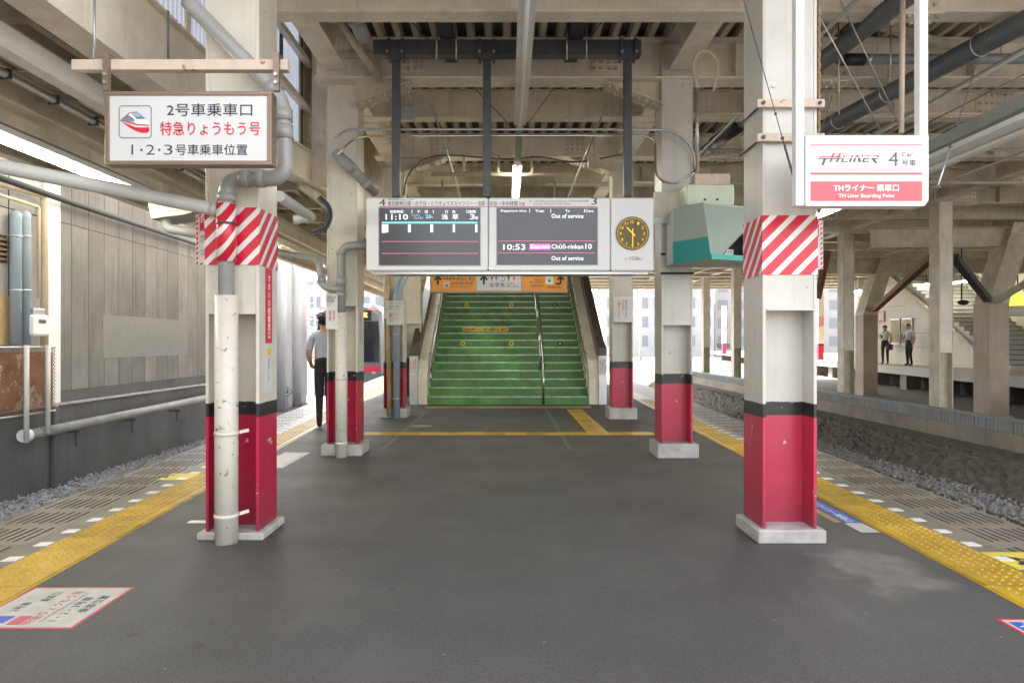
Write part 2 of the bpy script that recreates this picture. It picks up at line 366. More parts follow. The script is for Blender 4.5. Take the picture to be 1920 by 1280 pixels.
def stripes(name, sy, period=.128):
    m = mat(name, (.8,.8,.8), .3, var=0); N, L, b = nodes_of(m)
    tc = N.new('ShaderNodeTexCoord'); d = N.new('ShaderNodeVectorMath'); d.operation = 'DOT_PRODUCT'; d.inputs[1].default_value = (1/period, sy/period, -1.0/period)
    L.new(tc.outputs['Object'], d.inputs[0]); f = N.new('ShaderNodeMath'); f.operation = 'FRACT'; L.new(d.outputs['Value'], f.inputs[0])
    g = N.new('ShaderNodeMath'); g.operation = 'GREATER_THAN'; g.inputs[1].default_value = .38; L.new(f.outputs[0], g.inputs[0])
    x = N.new('ShaderNodeMix'); x.data_type = 'RGBA'; x.inputs[6].default_value = (.78,.76,.72,1); x.inputs[7].default_value = (.62,.02,.045,1); L.new(g.outputs[0], x.inputs['Factor'])
    L.new(x.outputs[2], b.inputs['Base Color']); return m

# ------------------------------------------------------------------ ground, tracks, platform
g = MB(); g.quad((-400,-400,-1.06),(400,-400,-1.06),(400,400,-1.06),(-400,400,-1.06))
g.build('ground', GROUND, kind='structure', origin=(0,0,-1.06))

KL, KR = .057, .035
def lane(s, Y, off=0.0):
    """x of a platform lane line: s=+1 right, -1 left; off = distance outward from the yellow line's inner edge"""
    return s * ((2.385 + KR*Y) if s > 0 else (2.28 + KL*Y)) + s*off
EDGE = 1.05
Y0, Y1 = -14.0, 70.0
pb = MB(); pb.prism([(lane(-1,Y0,EDGE),Y0),(lane(1,Y0,EDGE),Y0),(lane(1,Y1,EDGE),Y1),(lane(-1,Y1,EDGE),Y1)], 'z', -1.055, -.022)
platform = pb.build('platform', CONC, kind='structure', origin=(0,0,0))
MAN = mat('manhole_concrete', (.24,.24,.23), .7, var=.2, scale=20)
a = MB(); a.prism([(lane(-1,Y0,-.003),Y0),(lane(1,Y0,-.003),Y0),(lane(1,Y1,-.003),Y1),(lane(-1,Y1,-.003),Y1)], 'z', -.0205, 0)
a.build('asphalt_surface', ASPH, platform)

def copy_of(me, name, parent, loc, rz):
    o = bpy.data.objects.new(name, me); COL.objects.link(o); o.parent = parent
    o.location = Vector(loc) - origin_of(parent); o.rotation_euler = (0,0,rz); return o
# yellow warning tile: 30 cm long, raised dots and the inner bar
t = MB(); t.box(0.0, .367, .003, .297, -.02, .001)
t.box(.018, .052, .004, .296, .001, .007)
for i in range(5):
    for j in range(5):
        c = Vector((.105 + i*.056, .038 + j*.056, .0008))
        n = 8; vs = [c + Vector((math.cos(2*math.pi*k/n)*.0135, math.sin(2*math.pi*k/n)*.0135, 0)) for k in range(n)] + \
                    [c + Vector((math.cos(2*math.pi*k/n)*.0075, math.sin(2*math.pi*k/n)*.0075, .0075)) for k in range(n)]
        t.add(vs, [(k,(k+1)%n,n+(k+1)%n,n+k) for k in range(n)] + [tuple(range(n,2*n))])
ME_TACT = t.mesh('tactile_tile', YTILE)
t = MB(); t.box(0, .159, .003, .446, -.02, 0); ME_PLAIN = t.mesh('plain_slab', SLAB)
# edge slab with slots cut into it
t = MB(); W = .517; Lh = .4485
rows = [.055 + i*.056 for i in range(8)]
xs = [0] + [v for r_ in rows for v in (r_, r_+.016)] + [W]
for i in range(len(xs)-1):
    x0, x1 = xs[i], xs[i+1]
    if i % 2 == 0: t.quad((x0,.0015,0),(x1,.0015,0),(x1,Lh,0),(x0,Lh,0))
    else:
        sh = .03 if (i//2) % 2 else .0
        ya, yb = .05+sh, .37+sh
        t.quad((x0,.0015,0),(x1,.0015,0),(x1,ya,0),(x0,ya,0)); t.quad((x0,yb,0),(x1,yb,0),(x1,Lh,0),(x0,Lh,0))
        d = -.009
        t.quad((x0,ya,d),(x1,ya,d),(x1,yb,d),(x0,yb,d),1)
        t.quad((x0,ya,0),(x0,ya,d),(x0,yb,d),(x0,yb,0),1); t.quad((x1,ya,0),(x1,yb,0),(x1,yb,d),(x1,ya,d),1)
        t.quad((x0,ya,0),(x1,ya,0),(x1,ya,d),(x0,ya,d),1); t.quad((x0,yb,0),(x0,yb,d),(x1,yb,d),(x1,yb,0),1)
t.quad((W,.0015,0),(W,.0015,-.06),(W,Lh,-.06),(W,Lh,0)); t.quad((0,.0015,0),(0,Lh,0),(0,Lh,-.02),(0,.0015,-.02))
t.quad((0,.0015,0),(0,.0015,-.02),(W,.0015,-.02),(W,.0015,0)); t.quad((0,Lh,0),(W,Lh,0),(W,Lh,-.02),(0,Lh,-.02))
ME_SLOT = t.mesh('slotted_edge_slab', [SLAB, SLOT])
t = MB(); t.box(0, .085, 0, .085, .0, .003); ME_MARK = t.mesh('white_marker', WMARK)
for s in (1, -1):
    k = KR if s > 0 else KL
    rz = -math.atan(k) if s > 0 else math.pi + math.atan(k)
    def put(me, name, Yc, length, off, z=0.0):
        y = Yc if s > 0 else Yc + length
        copy_of(me, name, platform, (lane(s, y, off), y, z), rz)
    ya, yb = 2.1, 15.6
    n = int((yb-ya)/.3)
    for i in range(n):
        put(ME_TACT, 'tactile_tile', ya + i*.3, .3, 0)
        put(ME_MARK, 'white_marker', ya + i*.3 + .11, .085, .378)
    m_ = int((yb-ya)/.45)
    for i in range(m_):
        put(ME_PLAIN, 'plain_slab', ya + i*.45, .45, .37)
        put(ME_SLOT, 'slotted_edge_slab', ya + i*.45, .45, .531)
    for (u, v) in ((Y0, ya), (yb, Y1)):
        for (o0, o1, nm, mt) in ((0, .367, 'tactile_strip', YTILE), (.37, 1.048, 'slab_strip', SLAB)):
            q = MB(); q.prism([(lane(s,u,o0),u),(lane(s,u,o1),u),(lane(s,v,o1),v),(lane(s,v,o0),v)], 'z', -.02, 0); q.build(nm, mt, platform)
# guide paving in front of the stairs (bars), 30 cm tiles laid on the asphalt
t = MB(); t.box(.002,.298,.002,.298,.0,.004)
for i in range(4): t.box(.045+i*.062, .07+i*.062, .015,.285,.004,.009)
ME_BAR = t.mesh('guide_tile', YTILE)
t = MB(); t.box(.002,.298,.002,.298,.0,.004)
for i in range(5):
    for j in range(5): t.cyl((.038+i*.056,.038+j*.056,.004),(.038+i*.056,.038+j*.056,.009),.012,6)
ME_DOT = t.mesh('guide_tile', YTILE)
for i in range(15):
    x = -2.42 + i*.3
    o = copy_of(ME_BAR if abs(x-1.15) > .5 else ME_DOT, 'guide_tile', platform, (x, 9.8 if abs(x-1.15) > .5 else 9.5, 0.0002), -math.pi/2 if abs(x-1.15) > .5 else 0)
for i in range(11): copy_of(ME_BAR, 'guide_tile', platform, (1.15, 9.8 + i*.305, 0.0002), 0)
for i in range(11): copy_of(ME_DOT, 'guide_tile', platform, (-1.62 + i*.3, 13.47, 0.0002), 0)
for (x, nm) in ((-1.5,'tape'), (.765,'tape')):
    MB().box(x-.028, x+.028, 8.22, 13.1, .0003, .0012).build('floor_tape', TAPE, platform)
t = MB(); t.disc((-1.31, 10.55, .004), .16, 28, 0, 'z', .0035); t.build('manhole_cover', MAN, platform)
MB().box(-2.28, -2.14, 4.86, 4.93, .0003, .002).build('white_marker', WMARK, platform)

# floor stickers
def floor_sticker(label, x0, x1, y0, y1, border, face, loc_name='floor_sticker'):
    o = thing(loc_name, label, 'floor sticker', ((x0+x1)/2, (y0+y1)/2, 0))
    MB().box(x0, x1, y0, y1, .0004, .0014).build('border', border, o)
    MB().box(x0+.015, x1-.015, y0+.015, y1-.015, .0015, .0022).build('face', face, o)
    return o
FACEW = mat('scuffed_white_vinyl', (.46,.445,.41), .5, var=.12, scale=12, rust=.05, rustcol=(.3,.28,.25))
PINKB = mat('faded_red_vinyl', (.50,.06,.10), .5, var=.15, scale=14)
fs = floor_sticker('white floor sticker with pink border and red lettering beside the left yellow paving', -2.47, -1.95, 3.06, 3.58, PINKB, FACEW)
def ftext(s_, x, y, w, h, m):   # read facing the left track: right = +Y, up = -X
    put_text(s_, (x, y, .0028), (0,1,0), (-1,0,0), w, h, m, fs, .012)
ftext('2号車', -2.33, 3.25, .12, .05, NAVY); ftext('乗車口', -2.27, 3.38, .12, .05, NAVY)
ftext('特急りょうもう号', -2.17, 3.10, .42, .05, PINKB); ftext('Limited Express Ryomo', -2.13, 3.14, .36, .025, GREYP)
ftext('1・2・3号車', -2.07, 3.14, .30, .05, NAVY); ftext('乗車位置', -2.00, 3.24, .22, .05, NAVY)
q = MB(); q.box(-2.40,-2.30, 3.12, 3.20, .0023, .0028, 0); q.build('train_mark', BLUEP, fs)
q = MB(); q.box(-2.28,-2.22, 3.10, 3.20, .0023, .0028, 0); q.build('train_mark', PINKB, fs)
fs2 = floor_sticker('white and blue floor sticker with red border at the lower right corner', 2.27, 2.46, 2.62, 3.17, REDP, FACEW)
MB().box(2.30, 2.36, 2.66, 3.13, .0023, .0028).build('blue_band', BLUEP, fs2)
put_text('THライナー', (2.315, 3.10, .0032), (0,-1,0), (1,0,0), .38, .035, WHITEP, fs2, .01)
fs3 = thing('floor_sticker', 'long blue floor sticker with a white end beside the right yellow paving', 'floor sticker', (2.47, 5.1, 0))
MB().box(2.42, 2.53, 4.86, 5.55, .0004, .0014).build('face', BLUEP, fs3); MB().box(2.40, 2.53, 4.62, 4.858, .0004, .0014).build('white_end', FACEW, fs3)
put_text('THライナー乗車口', (2.44, 5.50, .002), (0,-1,0), (1,0,0), .60, .055, WHITEP, fs3, .01)
fs4 = thing('floor_sticker', 'faded orange strip of tape on the asphalt next to the blue floor sticker', 'floor sticker', (2.33, 5.1, 0))
MB().box(2.34, 2.40, 4.88, 5.4, .0004, .0012).build('tape', mat('faded_orange_tape', (.34,.22,.13), .6, var=.2, scale=20), fs4)
fs5 = thing('floor_sticker', 'grey rectangular floor sticker beside the second left column', 'floor sticker', (-2.6, 8.5, 0))
MB().box(-2.60, -2.30, 7.0, 8.0, .0004, .0014).build('face', mat('grey_vinyl', (.36,.36,.40), .5, var=.2, scale=8), fs5)
MB().box(-2.56, -2.36, 7.1, 7.9, .0015, .002).build('print', FACEW, fs5)
def yellow_a(label, s, Y):
    o = thing('floor_sticker', label, 'floor sticker', (lane(s,Y,.50), Y, 0))
    x = lane(s, Y, .50)
    MB().box(x-.13, x+.17*1, Y-.16, Y+.16, .0006, .002).build('face', mat('yellow_vinyl', (.66,.55,.08), .5, var=.1), o)
    put_text('A', (x-.06, Y+.09*s, .0028), (0,-s,0), (s,0,0), .18, .13, NAVY, o, .02)
yellow_a('yellow floor sticker with dark A mark on the left platform edge slabs', -1, 6.55)
yellow_a('yellow floor sticker with dark A mark on the right platform edge slabs', 1, 4.02)

# ballast beside both platforms
def stones(name, label, xr, yr, n, z, seed):
    rnd = random.Random(seed); m = MB()
    base = [Vector((1,0,0)),Vector((-1,0,0)),Vector((0,1,0)),Vector((0,-1,0)),Vector((0,0,1)),Vector((0,0,-1))]
    fs = [(0,2,4),(2,1,4),(1,3,4),(3,0,4),(2,0,5),(1,2,5),(3,1,5),(0,3,5)]
    for i in range(n):
        y = yr[0] + (yr[1]-yr[0]) * rnd.random()**1.3; x = rnd.uniform(*xr(y)); r = rnd.uniform(.016,.036)
        c = Vector((x, y, z + rnd.uniform(-.01,.05)))
        rot = Matrix.Rotation(rnd.random()*6.3, 3, 'Z') @ Matrix.Rotation(rnd.random()*6.3, 3, 'X')
        m.add([c + rot @ Vector((v.x*r*rnd.uniform(.7,1.4), v.y*r*rnd.uniform(.7,1.4), v.z*r*rnd.uniform(.5,1.1))) for v in base], fs)
    mm = m.mesh(name, BALLAST, fix=False)
    o = bpy.data.objects.new(name, mm); COL.objects.link(o); tag(o, label, 'ballast', None, 'stuff')
b_ = MB(); b_.box(-7.2, -3.9, -14, 70, -1.055, -.99); b_.build('track_bed', BALLAST, kind='structure', origin=(0,0,0))
b_ = MB(); b_.box(4.2, 7.15, -14, 70, -1.055, -.99); b_.build('track_bed', BALLAST, kind='structure', origin=(0,0,0))
stones('ballast', 'grey crushed stone along the foot of the left concrete wall', lambda y: (-7.1, -4.5), (7.5, 24), 15000, -.985, 1)
stones('ballast', 'grey crushed stone between the right platform edge and the soil bank', lambda y: (4.9, 7.25), (7.0, 26), 15000, -.985, 2)
RAIL = mat('rail_steel', (.20,.14,.10), .4, .6, var=.2)
for (x, k, lb) in ((-4.85,.042,'rail of the left track nearer the platform'), (-5.92,.042,'rail of the left track nearer the wall'), (5.05,.03,'rail of the right track nearer the platform'), (6.12,.03,'rail of the right track nearer the soil bank')):
    sg = 1 if x > 0 else -1
    r_ = MB(); p0 = Vector((x - sg*k*14, -14, -1.02)); p1 = Vector((x + sg*k*60, 60, -1.02))
    r_.bar(p0 + Vector((0,0,.06)), p1 + Vector((0,0,.06)), .065, .04); r_.bar(p0, p1, .016, .08); r_.bar(p0 - Vector((0,0,.05)), p1 - Vector((0,0,.05)), .13, .02)
    r_.build('rail', RAIL, label='steel ' + lb, cat='rail', group='track rails')

# right: soil bank, low wall, cable trough
rnd = random.Random(3); bank = MB(); ys = [-6 + i*.35 for i in range(150)]
prof = [(7.05,-1.04),(7.2,-.93),(7.45,-.78),(7.62,-.66),(7.78,-.60),(8.1,-.575),(8.5,-.56),(8.66,-.555)]
ys = [-6 + i*.13 for i in range(400)]
pr_ = []
for (a, c) in zip(prof, prof[1:]):
    for k in range(4): pr_.append((a[0]+(c[0]-a[0])*k/4, a[1]+(c[1]-a[1])*k/4))
pr_.append(prof[-1]); np_ = len(pr_); vs = []
for y in ys:
    for i, (x, z) in enumerate(pr_):
        am = .05 if 2 < i < 20 else .012; lump = .05*math.sin(y*2.1+x*5)*math.sin(y*.83+x*2) if 2 < i < 22 else 0
        vs.append((x + rnd.uniform(-.03,.03)*(i > 1), y, z + rnd.uniform(-am,am)*.8 + lump*.6))
bank.add(vs, [(i*np_+j, i*np_+j+1, (i+1)*np_+j+1, (i+1)*np_+j) for i in range(len(ys)-1) for j in range(np_-1)], 0, False)
bank.build('soil_bank', SOIL, kind='structure', origin=(0,0,0))
MB().box(8.62, 60, -14, 90, -1.05, -.60).build('terrain', GROUND, kind='structure', origin=(0,0,0))
lw = MB()
for i in range(12): lw.box(8.60, 8.84, -4 + i*3.0, -4 + i*3.0 + 2.98, -.62, -.27)
lw.build('low_wall', LOWCONC, label='low stained concrete wall along the top of the soil bank', cat='wall')
tr = thing('cable_trough', 'long grey cable trough with ribbed panels on top of the low concrete wall', 'cable trough', (8.8, 12, -.27))
tm = MB(); tm.box(0, .20, .01, .94, 0, .20); tm.box(-.02, .24, .0, .95, .201, .235)
for i in range(9): tm.box(-.012, -.0005, .06 + i*.1, .085 + i*.1, .01, .19)
TROUGH = mat('trough_grey', (.27,.29,.29), .55, var=.15, scale=3, streak=.3)
me = tm.mesh('trough_panel', TROUGH)
for i in range(36): copy_of(me, 'trough_panel', tr, (8.66, 4 + i*.96, -.268), 0)

# ------------------------------------------------------------------ platform columns
CW = .35
def column(label, xc, yf, z_red, z_blk, ph, z_cover=1.49, top=4.62, tone=(.66,.62,.53), stripe=None, ov=.045):
    o = thing('platform_column', label, 'column', (xc, yf + CW/2, 0), 'steel columns along the platform')
    m = column_paint('column_paint', z_red, z_blk, tone, *(((.43,.015,.06), (.58,.055,.11)) if xc > 0 else ()))  # right columns: glossy glare painted in as a pinker red
    x0, x1, y0, y1 = xc-CW/2, xc+CW/2, yf, yf+CW
    MB().box(x0-ov, x1+ov, y0-ov, y1+ov, 0.0005, ph).build('plinth', CONC, o, .008)
    for (a, c) in ((x0, x0+.022), (x1-.022, x1)):
        MB().box(a, c, y0, y1, ph, top).build('flange', m, o, .003)
    MB().box(x0+.0225, x1-.0225, yf+CW/2-.008, yf+CW/2+.008, ph, z_cover).build('web', m, o)
    q = MB(); q.box(x0+.0225, x1-.0225, y0+.004, y1-.004, z_cover, top); q.build('cover_box', m, o)
    q = MB(); q.box(x0+.023, x1-.023, y0-.004, y0+.003, z_cover, z_cover+.012); q.build('weld_lip', m, o)
    if stripe:
        z0, z1, sm = stripe
        q = MB(); q.box(x0-.004, x1+.004, y0-.004, y1+.004, z0, z1); q.build('hazard_wrap', sm, o)
    return o
STR_R, STR_L = stripes('hazard_stripes', -1.0), stripes('hazard_stripes', 1.0)
cR1 = column('white and red column with striped hazard wrap at front right, below the liner sign', 1.821, 4.39, .80, .889, .088, tone=(.60,.58,.53), stripe=(1.72, 2.10, STR_R), ov=.043)
cR2 = column('second white and red column from the front on the right, behind the green monitor box', 1.905, 7.63, .82, .93, .16, 1.48, tone=(.58,.56,.505), ov=.055)
cR3 = column('third white and red column on the right, with a poster, next to the stair foot', 1.955, 11.50, .86, .965, .19, 1.66, tone=(.58,.56,.505), ov=.06)
cL1 = column('cream and red column at front left with striped hazard wrap and white drain pipe', -1.795, 4.465, .795, .885, .05, 1.47, stripe=(1.79, 2.165, STR_L), ov=.042)
cL2 = column('second cream and red column on the left, beside the man in uniform', -1.875, 7.78, .845, .95, .13, 1.70, ov=.055)
cL3 = column('third cream and red column on the left, with brown pole and grey pipe in front', -1.945, 11.75, .85, .95, .16, 1.70, ov=.06)
cL4 = column('fourth cream and red column on the left, half hidden beside the stair wall', -2.05, 14.9, .85, .95, .12, 1.70, ov=.06)
# lower straps on the front right column
for (z, lb) in ((PZ(194,4.36), 'upper'), (PZ(258,4.36), 'lower')):
    st = thing('strap_bracket', lb + ' cream clamp bar with rusty edge bolted round the front right column', 'bracket', (1.82, 4.37, z-.025))
    MB().box(1.60, 2.03, 4.352, 4.383, z-.026, z+.026).build('clamp_bar', RUSTBAR, st, .003)
    for x in (1.635, 1.995):
        MB().cyl((x, 4.338, z), (x, 4.352, z), .012, 6).build('bolt', DARK_STEEL, st)
        MB().cyl((x, 4.384, z), (x + (.0 if x > 1.8 else -.0), 4.80, z), .006, 6).build('tie_rod', DARK_STEEL, st)
# rope of rusty cable on the right edge of that column
rp = MB(); pts = [Vector((2.012, 4.40, 1.5 + i*.02)) + Vector((math.sin(i*1.9)*.004, math.cos(i*1.9)*.004, 0)) for i in range(150)]
rp.tube([p + Vector((0,0,.62)) for p in pts], .011, 6)
rp.build('twisted_cable', mat('rusty_rope', (.26,.17,.09), .8, var=.5, scale=60), label='rusty twisted cable running up the right edge of the front right column', cat='cable')

# small plates with STOP lettering sticking out behind the front columns
def stop_plate(label, x0, x1, y, z0, z1, tx):
    o = thing('stop_plate', label, 'sign', ((x0+x1)/2, y, z0))
    MB().box(x0, x1, y, y+.004, z0, z1).build('panel', WHITE_SIGN, o)
    m = stripes('stop_plate_border', 1, .035); q = MB(); w = .014
    for (a, b2, c, d) in ((x0+.004,x1-.004,z1-.004-w,z1-.004),(x0+.004,x1-.004,z0+.004,z0+.004+w),(x0+.004,x0+.004+w,z0+.019,z1-.019),(x1-.004-w,x1-.004,z0+.019,z1-.019)):
        q.box(a, b2, y-.002, y-.0005, c, d)
    q.build('striped_border', m, o)
    MB().box(x0+.03, x1-.03, y-.003, y-.001, z1-.115, z1-.025).build('red_block', REDP, o)
    put_text('STOP', (x0+.036, y-.004, z1-.06), (1,0,0), (0,0,1), x1-x0-.072, .028, WHITEP, o, .02)
    put_text('非常停止\nボタン', (x0+.036, y-.003, z1-.20), (1,0,0), (0,0,1), x1-x0-.072, .055, GREYP, o)
    put_text('Emergency\nStop Button', (x0+.036, y-.003, z1-.29), (1,0,0), (0,0,1), x1-x0-.072, .04, GREYP, o)
    return o
stop_plate('white STOP plate with striped border behind the front left column', -2.205, -2.055, 4.84, 1.83, 2.19, 'STOP')
stop_plate('white STOP plate with striped border behind the front right column', 2.07, 2.225, 4.80, 1.80, 2.14, 'STOP')

# vertical red advertisement strip and notices on the left column's aisle side
x = -1.795 + CW/2 + .002
ad = thing('advert_strip', 'narrow red vertical advert strip with white lettering on the front left column', 'sign', (x, 4.66, 1.2))
MB().box(x, x+.003, 4.58, 4.70, 1.28, 1.785).build('red_panel', REDP, ad)
put_text('す\nま\nい\nの\n相\n談\n窓\n口', (x+.004, 4.615, 1.31), (0,1,0), (0,0,1), .05, .43, WHITEP, ad, .02)
MB().box(x, x+.003, 4.58, 4.70, .95, 1.275).build('white_panel', WHITE_SIGN, ad)
MB().box(x+.0032, x+.0045, 4.60, 4.68, 1.20, 1.25).build('yellow_patch', YELLOWP, ad)
put_text('徒\n歩\n1\n分', (x+.004, 4.62, 1.02), (0,1,0), (0,0,1), .03, .16, mat('green_print', (.02,.2,.1), .5, var=0), ad)

def notice(label, px0, py0, px1, py1, D, lines, frame=None, tilt=0.0):
    o = thing('paper_notice', label, 'notice', P((px0+px1)/2, py1, D))
    q = MB(); q.pbox(px0, py0, px1, py1, D, D+.003); q.build('sheet', WHITE_SIGN, o)
    if frame:
        q = MB(); e = .6
        q.pbox(px0-e, py0-e, px1+e, py0, D-.004, D+.004); q.pbox(px0-e, py1, px1+e, py1+e, D-.004, D+.004); q.pbox(px0-e, py0, px0, py1, D-.004, D+.004); q.pbox(px1, py0, px1+e, py1, D-.004, D+.004); q.build('frame', frame, o)
    for (s_, a, b2, c, d, m) in lines: ptext(s_, a, b2, c, d, D-.002, m, o, .01)
    return o
notice('large white paper notice taped above the white sleeve on the second left column', 611, 551, 633, 617, 7.60,
       [('台風接近に伴う\n列車の運転に\nついて', 613, 554, 630, 574, GREYP), ('運休\n遅延', 617, 582, 621, 602, REDP), ('計画\n変更', 624, 582, 628, 602, REDP)])
o = thing('sticker', 'narrow white sticker with red lettering on the aisle side of the second left column', 'sticker', (-1.698, 7.95, 1.3))
MB().box(-1.6995, -1.697, 7.84, 8.0, 1.25, 1.68).build('sheet', WHITE_SIGN, o); put_text('危\n険\n注\n意', (-1.696, 7.88, 1.3), (0,1,0), (0,0,1), .07, .33, REDP, o, .01)
notice('white paper notice with red figures taped on the pipes at the third left column', 725, 564, 757, 609, 11.52,
       [('お客様へのお知らせ', 727, 567, 755, 570, GREYP), ('列車運行に関する\nご案内について', 727, 572, 752, 581, GREYP), ('運転計画を\n変更します', 729, 585, 737, 605, GREYP), ('3/4\n4/5', 739, 585, 741.5, 600, REDP), ('5/6\n6/7', 744, 585, 746.5, 600, REDP)])
notice('framed white poster with vertical writing on the third right column', 1151, 556, 1185, 603, 11.48,
       [('車\n内\n防\n犯\nの\nた\nめ', 1172, 562, 1176, 594, BLUEP), ('ご\n協\n力\nく\nだ\nさ\nい', 1158, 562, 1163, 597, GREYP), ('左\n側\n通\n行\nに', 1166, 562, 1169.5, 590, PINKRED)], frame=GALV)

# ------------------------------------------------------------------ the overbridge above: deck, cross beams, girders
ob = thing('station_overbridge', 'cream painted steel underside of the station overbridge with ribbed deck and cross beams', 'overbridge', (0, 8, 4.2))
ZD = 4.68
XL, XR, YN, YF = -2.15, 34.0, 3.2, 38.0
def deck(x0, x1, y0, y1, z):
    m = MB(); pts = []; x = x0
    while x < x1:
        pts += [(x, z+.085), (x+.10, z+.085), (x+.118, z), (x+.182, z)]
        x += .2
    pts.append((x, z+.085)); n = len(pts)
    m.add([(p[0], y0, p[1]) for p in pts] + [(p[0], y1, p[1]) for p in pts], [(i, i+1, n+i+1, n+i) for i in range(n-1)])
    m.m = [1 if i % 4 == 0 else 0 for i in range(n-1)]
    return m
DECKTOP = mat('shaded_deck_recess', (.10,.09,.075), .7, var=.3, scale=2)  # shade in the recesses between ribs, put into the colour
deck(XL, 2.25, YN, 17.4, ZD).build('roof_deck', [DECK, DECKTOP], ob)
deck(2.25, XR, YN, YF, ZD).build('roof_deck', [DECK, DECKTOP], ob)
cc = MB()   # concourse storey above
cc.box(XL, XR, YN, 17.4, ZD+.09, 9.0); cc.box(2.3, XR, 17.41, YF, ZD+.09, 9.0); cc.box(XL, 2.29, 17.41, 26.0, 7.6, 9.0); cc.box(XL, XL+.12, 17.41, 26, ZD-.3, 7.59); cc.box(2.17, 2.29, 17.41, 26, ZD-.3, 7.59); cc.box(XL+.13, 2.16, 25.9, 26, 4.9, 7.59)
cc.box(XL+.13, 2.16, 22.3, 25.89, 4.55, 4.75)
cc.build('concourse_storey', CREAM, ob)
def plate(px0, py0, px1, py1, D, nx, ny, parent):
    m = MB(); m.pbox(px0, py0, px1, py1, D-.012, D-.0005)
    for i in range(nx):
        for j in range(ny):
            fx = px0 + (px1-px0)*(i+.5)/nx + (2.5 if i >= nx/2 else -2.5)*(12/D)*.3; fy = py0 + (py1-py0)*(j+.5)/ny
            c = P(fx, fy, D-.012); m.cyl(c, c + Vector((0,-.026,0)), .021, 6, 1, False); m.cyl(c, c + Vector((0,-.006,0)), .028, 10, 2, False)
    return m.build('splice_plate', [CREAM, CREAM_DIRTY, RUSTBAR], parent)  # darker bolts and rings carry the bolt shadows in their colour
beams = {}
Yb = [6.1, 7.72, 9.24, 11.2, 13.0, 14.8, 16.6] 
for i, y in enumerate(Yb):
    zb = [4.19, 4.22, 4.30, 4.30, 4.28, 4.28, 4.28][i]; w = [.2,.28,.2,.28,.2,.28,.2][i]; t_ = .022
    m = MB(); m.ibeam((XL, y+.0, (zb+ZD)/2-.002), (XR, y+.0, (zb+ZD)/2-.002), w, ZD-.004-zb, t_)
    # stiffeners
    for x in (2.55, 5.2, 7.9, 10.6): m.box(x, x+.014, y-w/2+.01, y+w/2-.01, zb+t_, ZD-.004-t_)
    beams[i] = m.build('cross_beam', CREAM if i < 4 else CREAM_DIRTY, ob)
for k in range(12):
    y = 18.4 + k*1.75; m = MB(); m.ibeam((2.3, y, 4.46), (XR, y, 4.46), .24, .42, .022); m.build('cross_beam', CREAM, ob)
# beam nearer the camera, above the frame, and the girders on the column lines
for y in (3.35, 4.6):
    m = MB(); m.ibeam((XL, y, 4.45), (XR, y, 4.45), .26, .44, .022); m.build('cross_beam', CREAM, ob)
for (x, ye) in ((1.92, 17.3), (-1.90, 17.3), (9.2, 37.8), (13.0, 37.8)):
    prev = 3.3
    for y in [4.6] + Yb + ([ye] if x < 5 else [18.4 + k*1.75 for k in range(12)]):
        if y - prev > .4:
            m = MB(); m.ibeam((x, prev + .17, 4.48), (x, y - .17, 4.48), .25, .36, .02); m.build('girder', CREAM, ob)
        prev = y
# splice plates with bolts on the beams over columns
D1 = Yb[1] - .012; D3 = Yb[3] - .012
plate(747, 97, 796, 134, D1, 4, 3, beams[1]); plate(1109, 97, 1160, 134, D1, 4, 3, beams[1])
plate(807, 258, 845, 284, D3, 4, 3, beams[3]); plate(1060, 258, 1096, 284, D3, 4, 3, beams[3])
plate(1735, 330, 1765, 352, 13.0-.012, 4, 2, beams[4])
# haunches: sloped bottom flange with bolts, both ends of the beams over the second and third columns
def haunch(y, xcol, sgn, zb, length, drop, parent, w=.26):
    m = MB(); xa = xcol; xb = xcol - sgn*length
    poly = [(xa, zb-.001), (xb, zb-.001), (xb, zb-.02), (xa, zb-drop)]
    m.prism(poly, 'y', y-.01, y+.01)
    m.bar((xa, y, zb-drop-.008), (xb, y, zb-.028), w, .018, 0, up=(0,0,1))
    for i in range(7):
        f = (i+.5)/7.5
        for yy in (y - w*.30, y + w*.30):
            c = Vector((xb + (xa-xb)*f, yy, zb-.03-(drop-.02)*f - .008)); m.cyl(c + Vector((0,0,-.03)), c, .016, 6, 0, False)
            m.cyl(c + Vector((0,0,.018)), c + Vector((0,0,.04)), .016, 6, 0, False)
    return m.build('haunch', CREAM_DIRTY, parent)
haunch(Yb[1], 1.73, 1, 4.22, .62, .26, beams[1]); haunch(Yb[1], -1.70, -1, 4.22, .62, .26, beams[1])
haunch(Yb[3], 1.78, 1, 4.30, .75, .26, beams[3]); haunch(Yb[3], -1.77, -1, 4.30, .75, .26, beams[3])
haunch(Yb[5], 1.85, 1, 4.28, .8, .3, beams[5]); haunch(Yb[5], -1.87, -1, 4.28, .8, .3, beams[5])

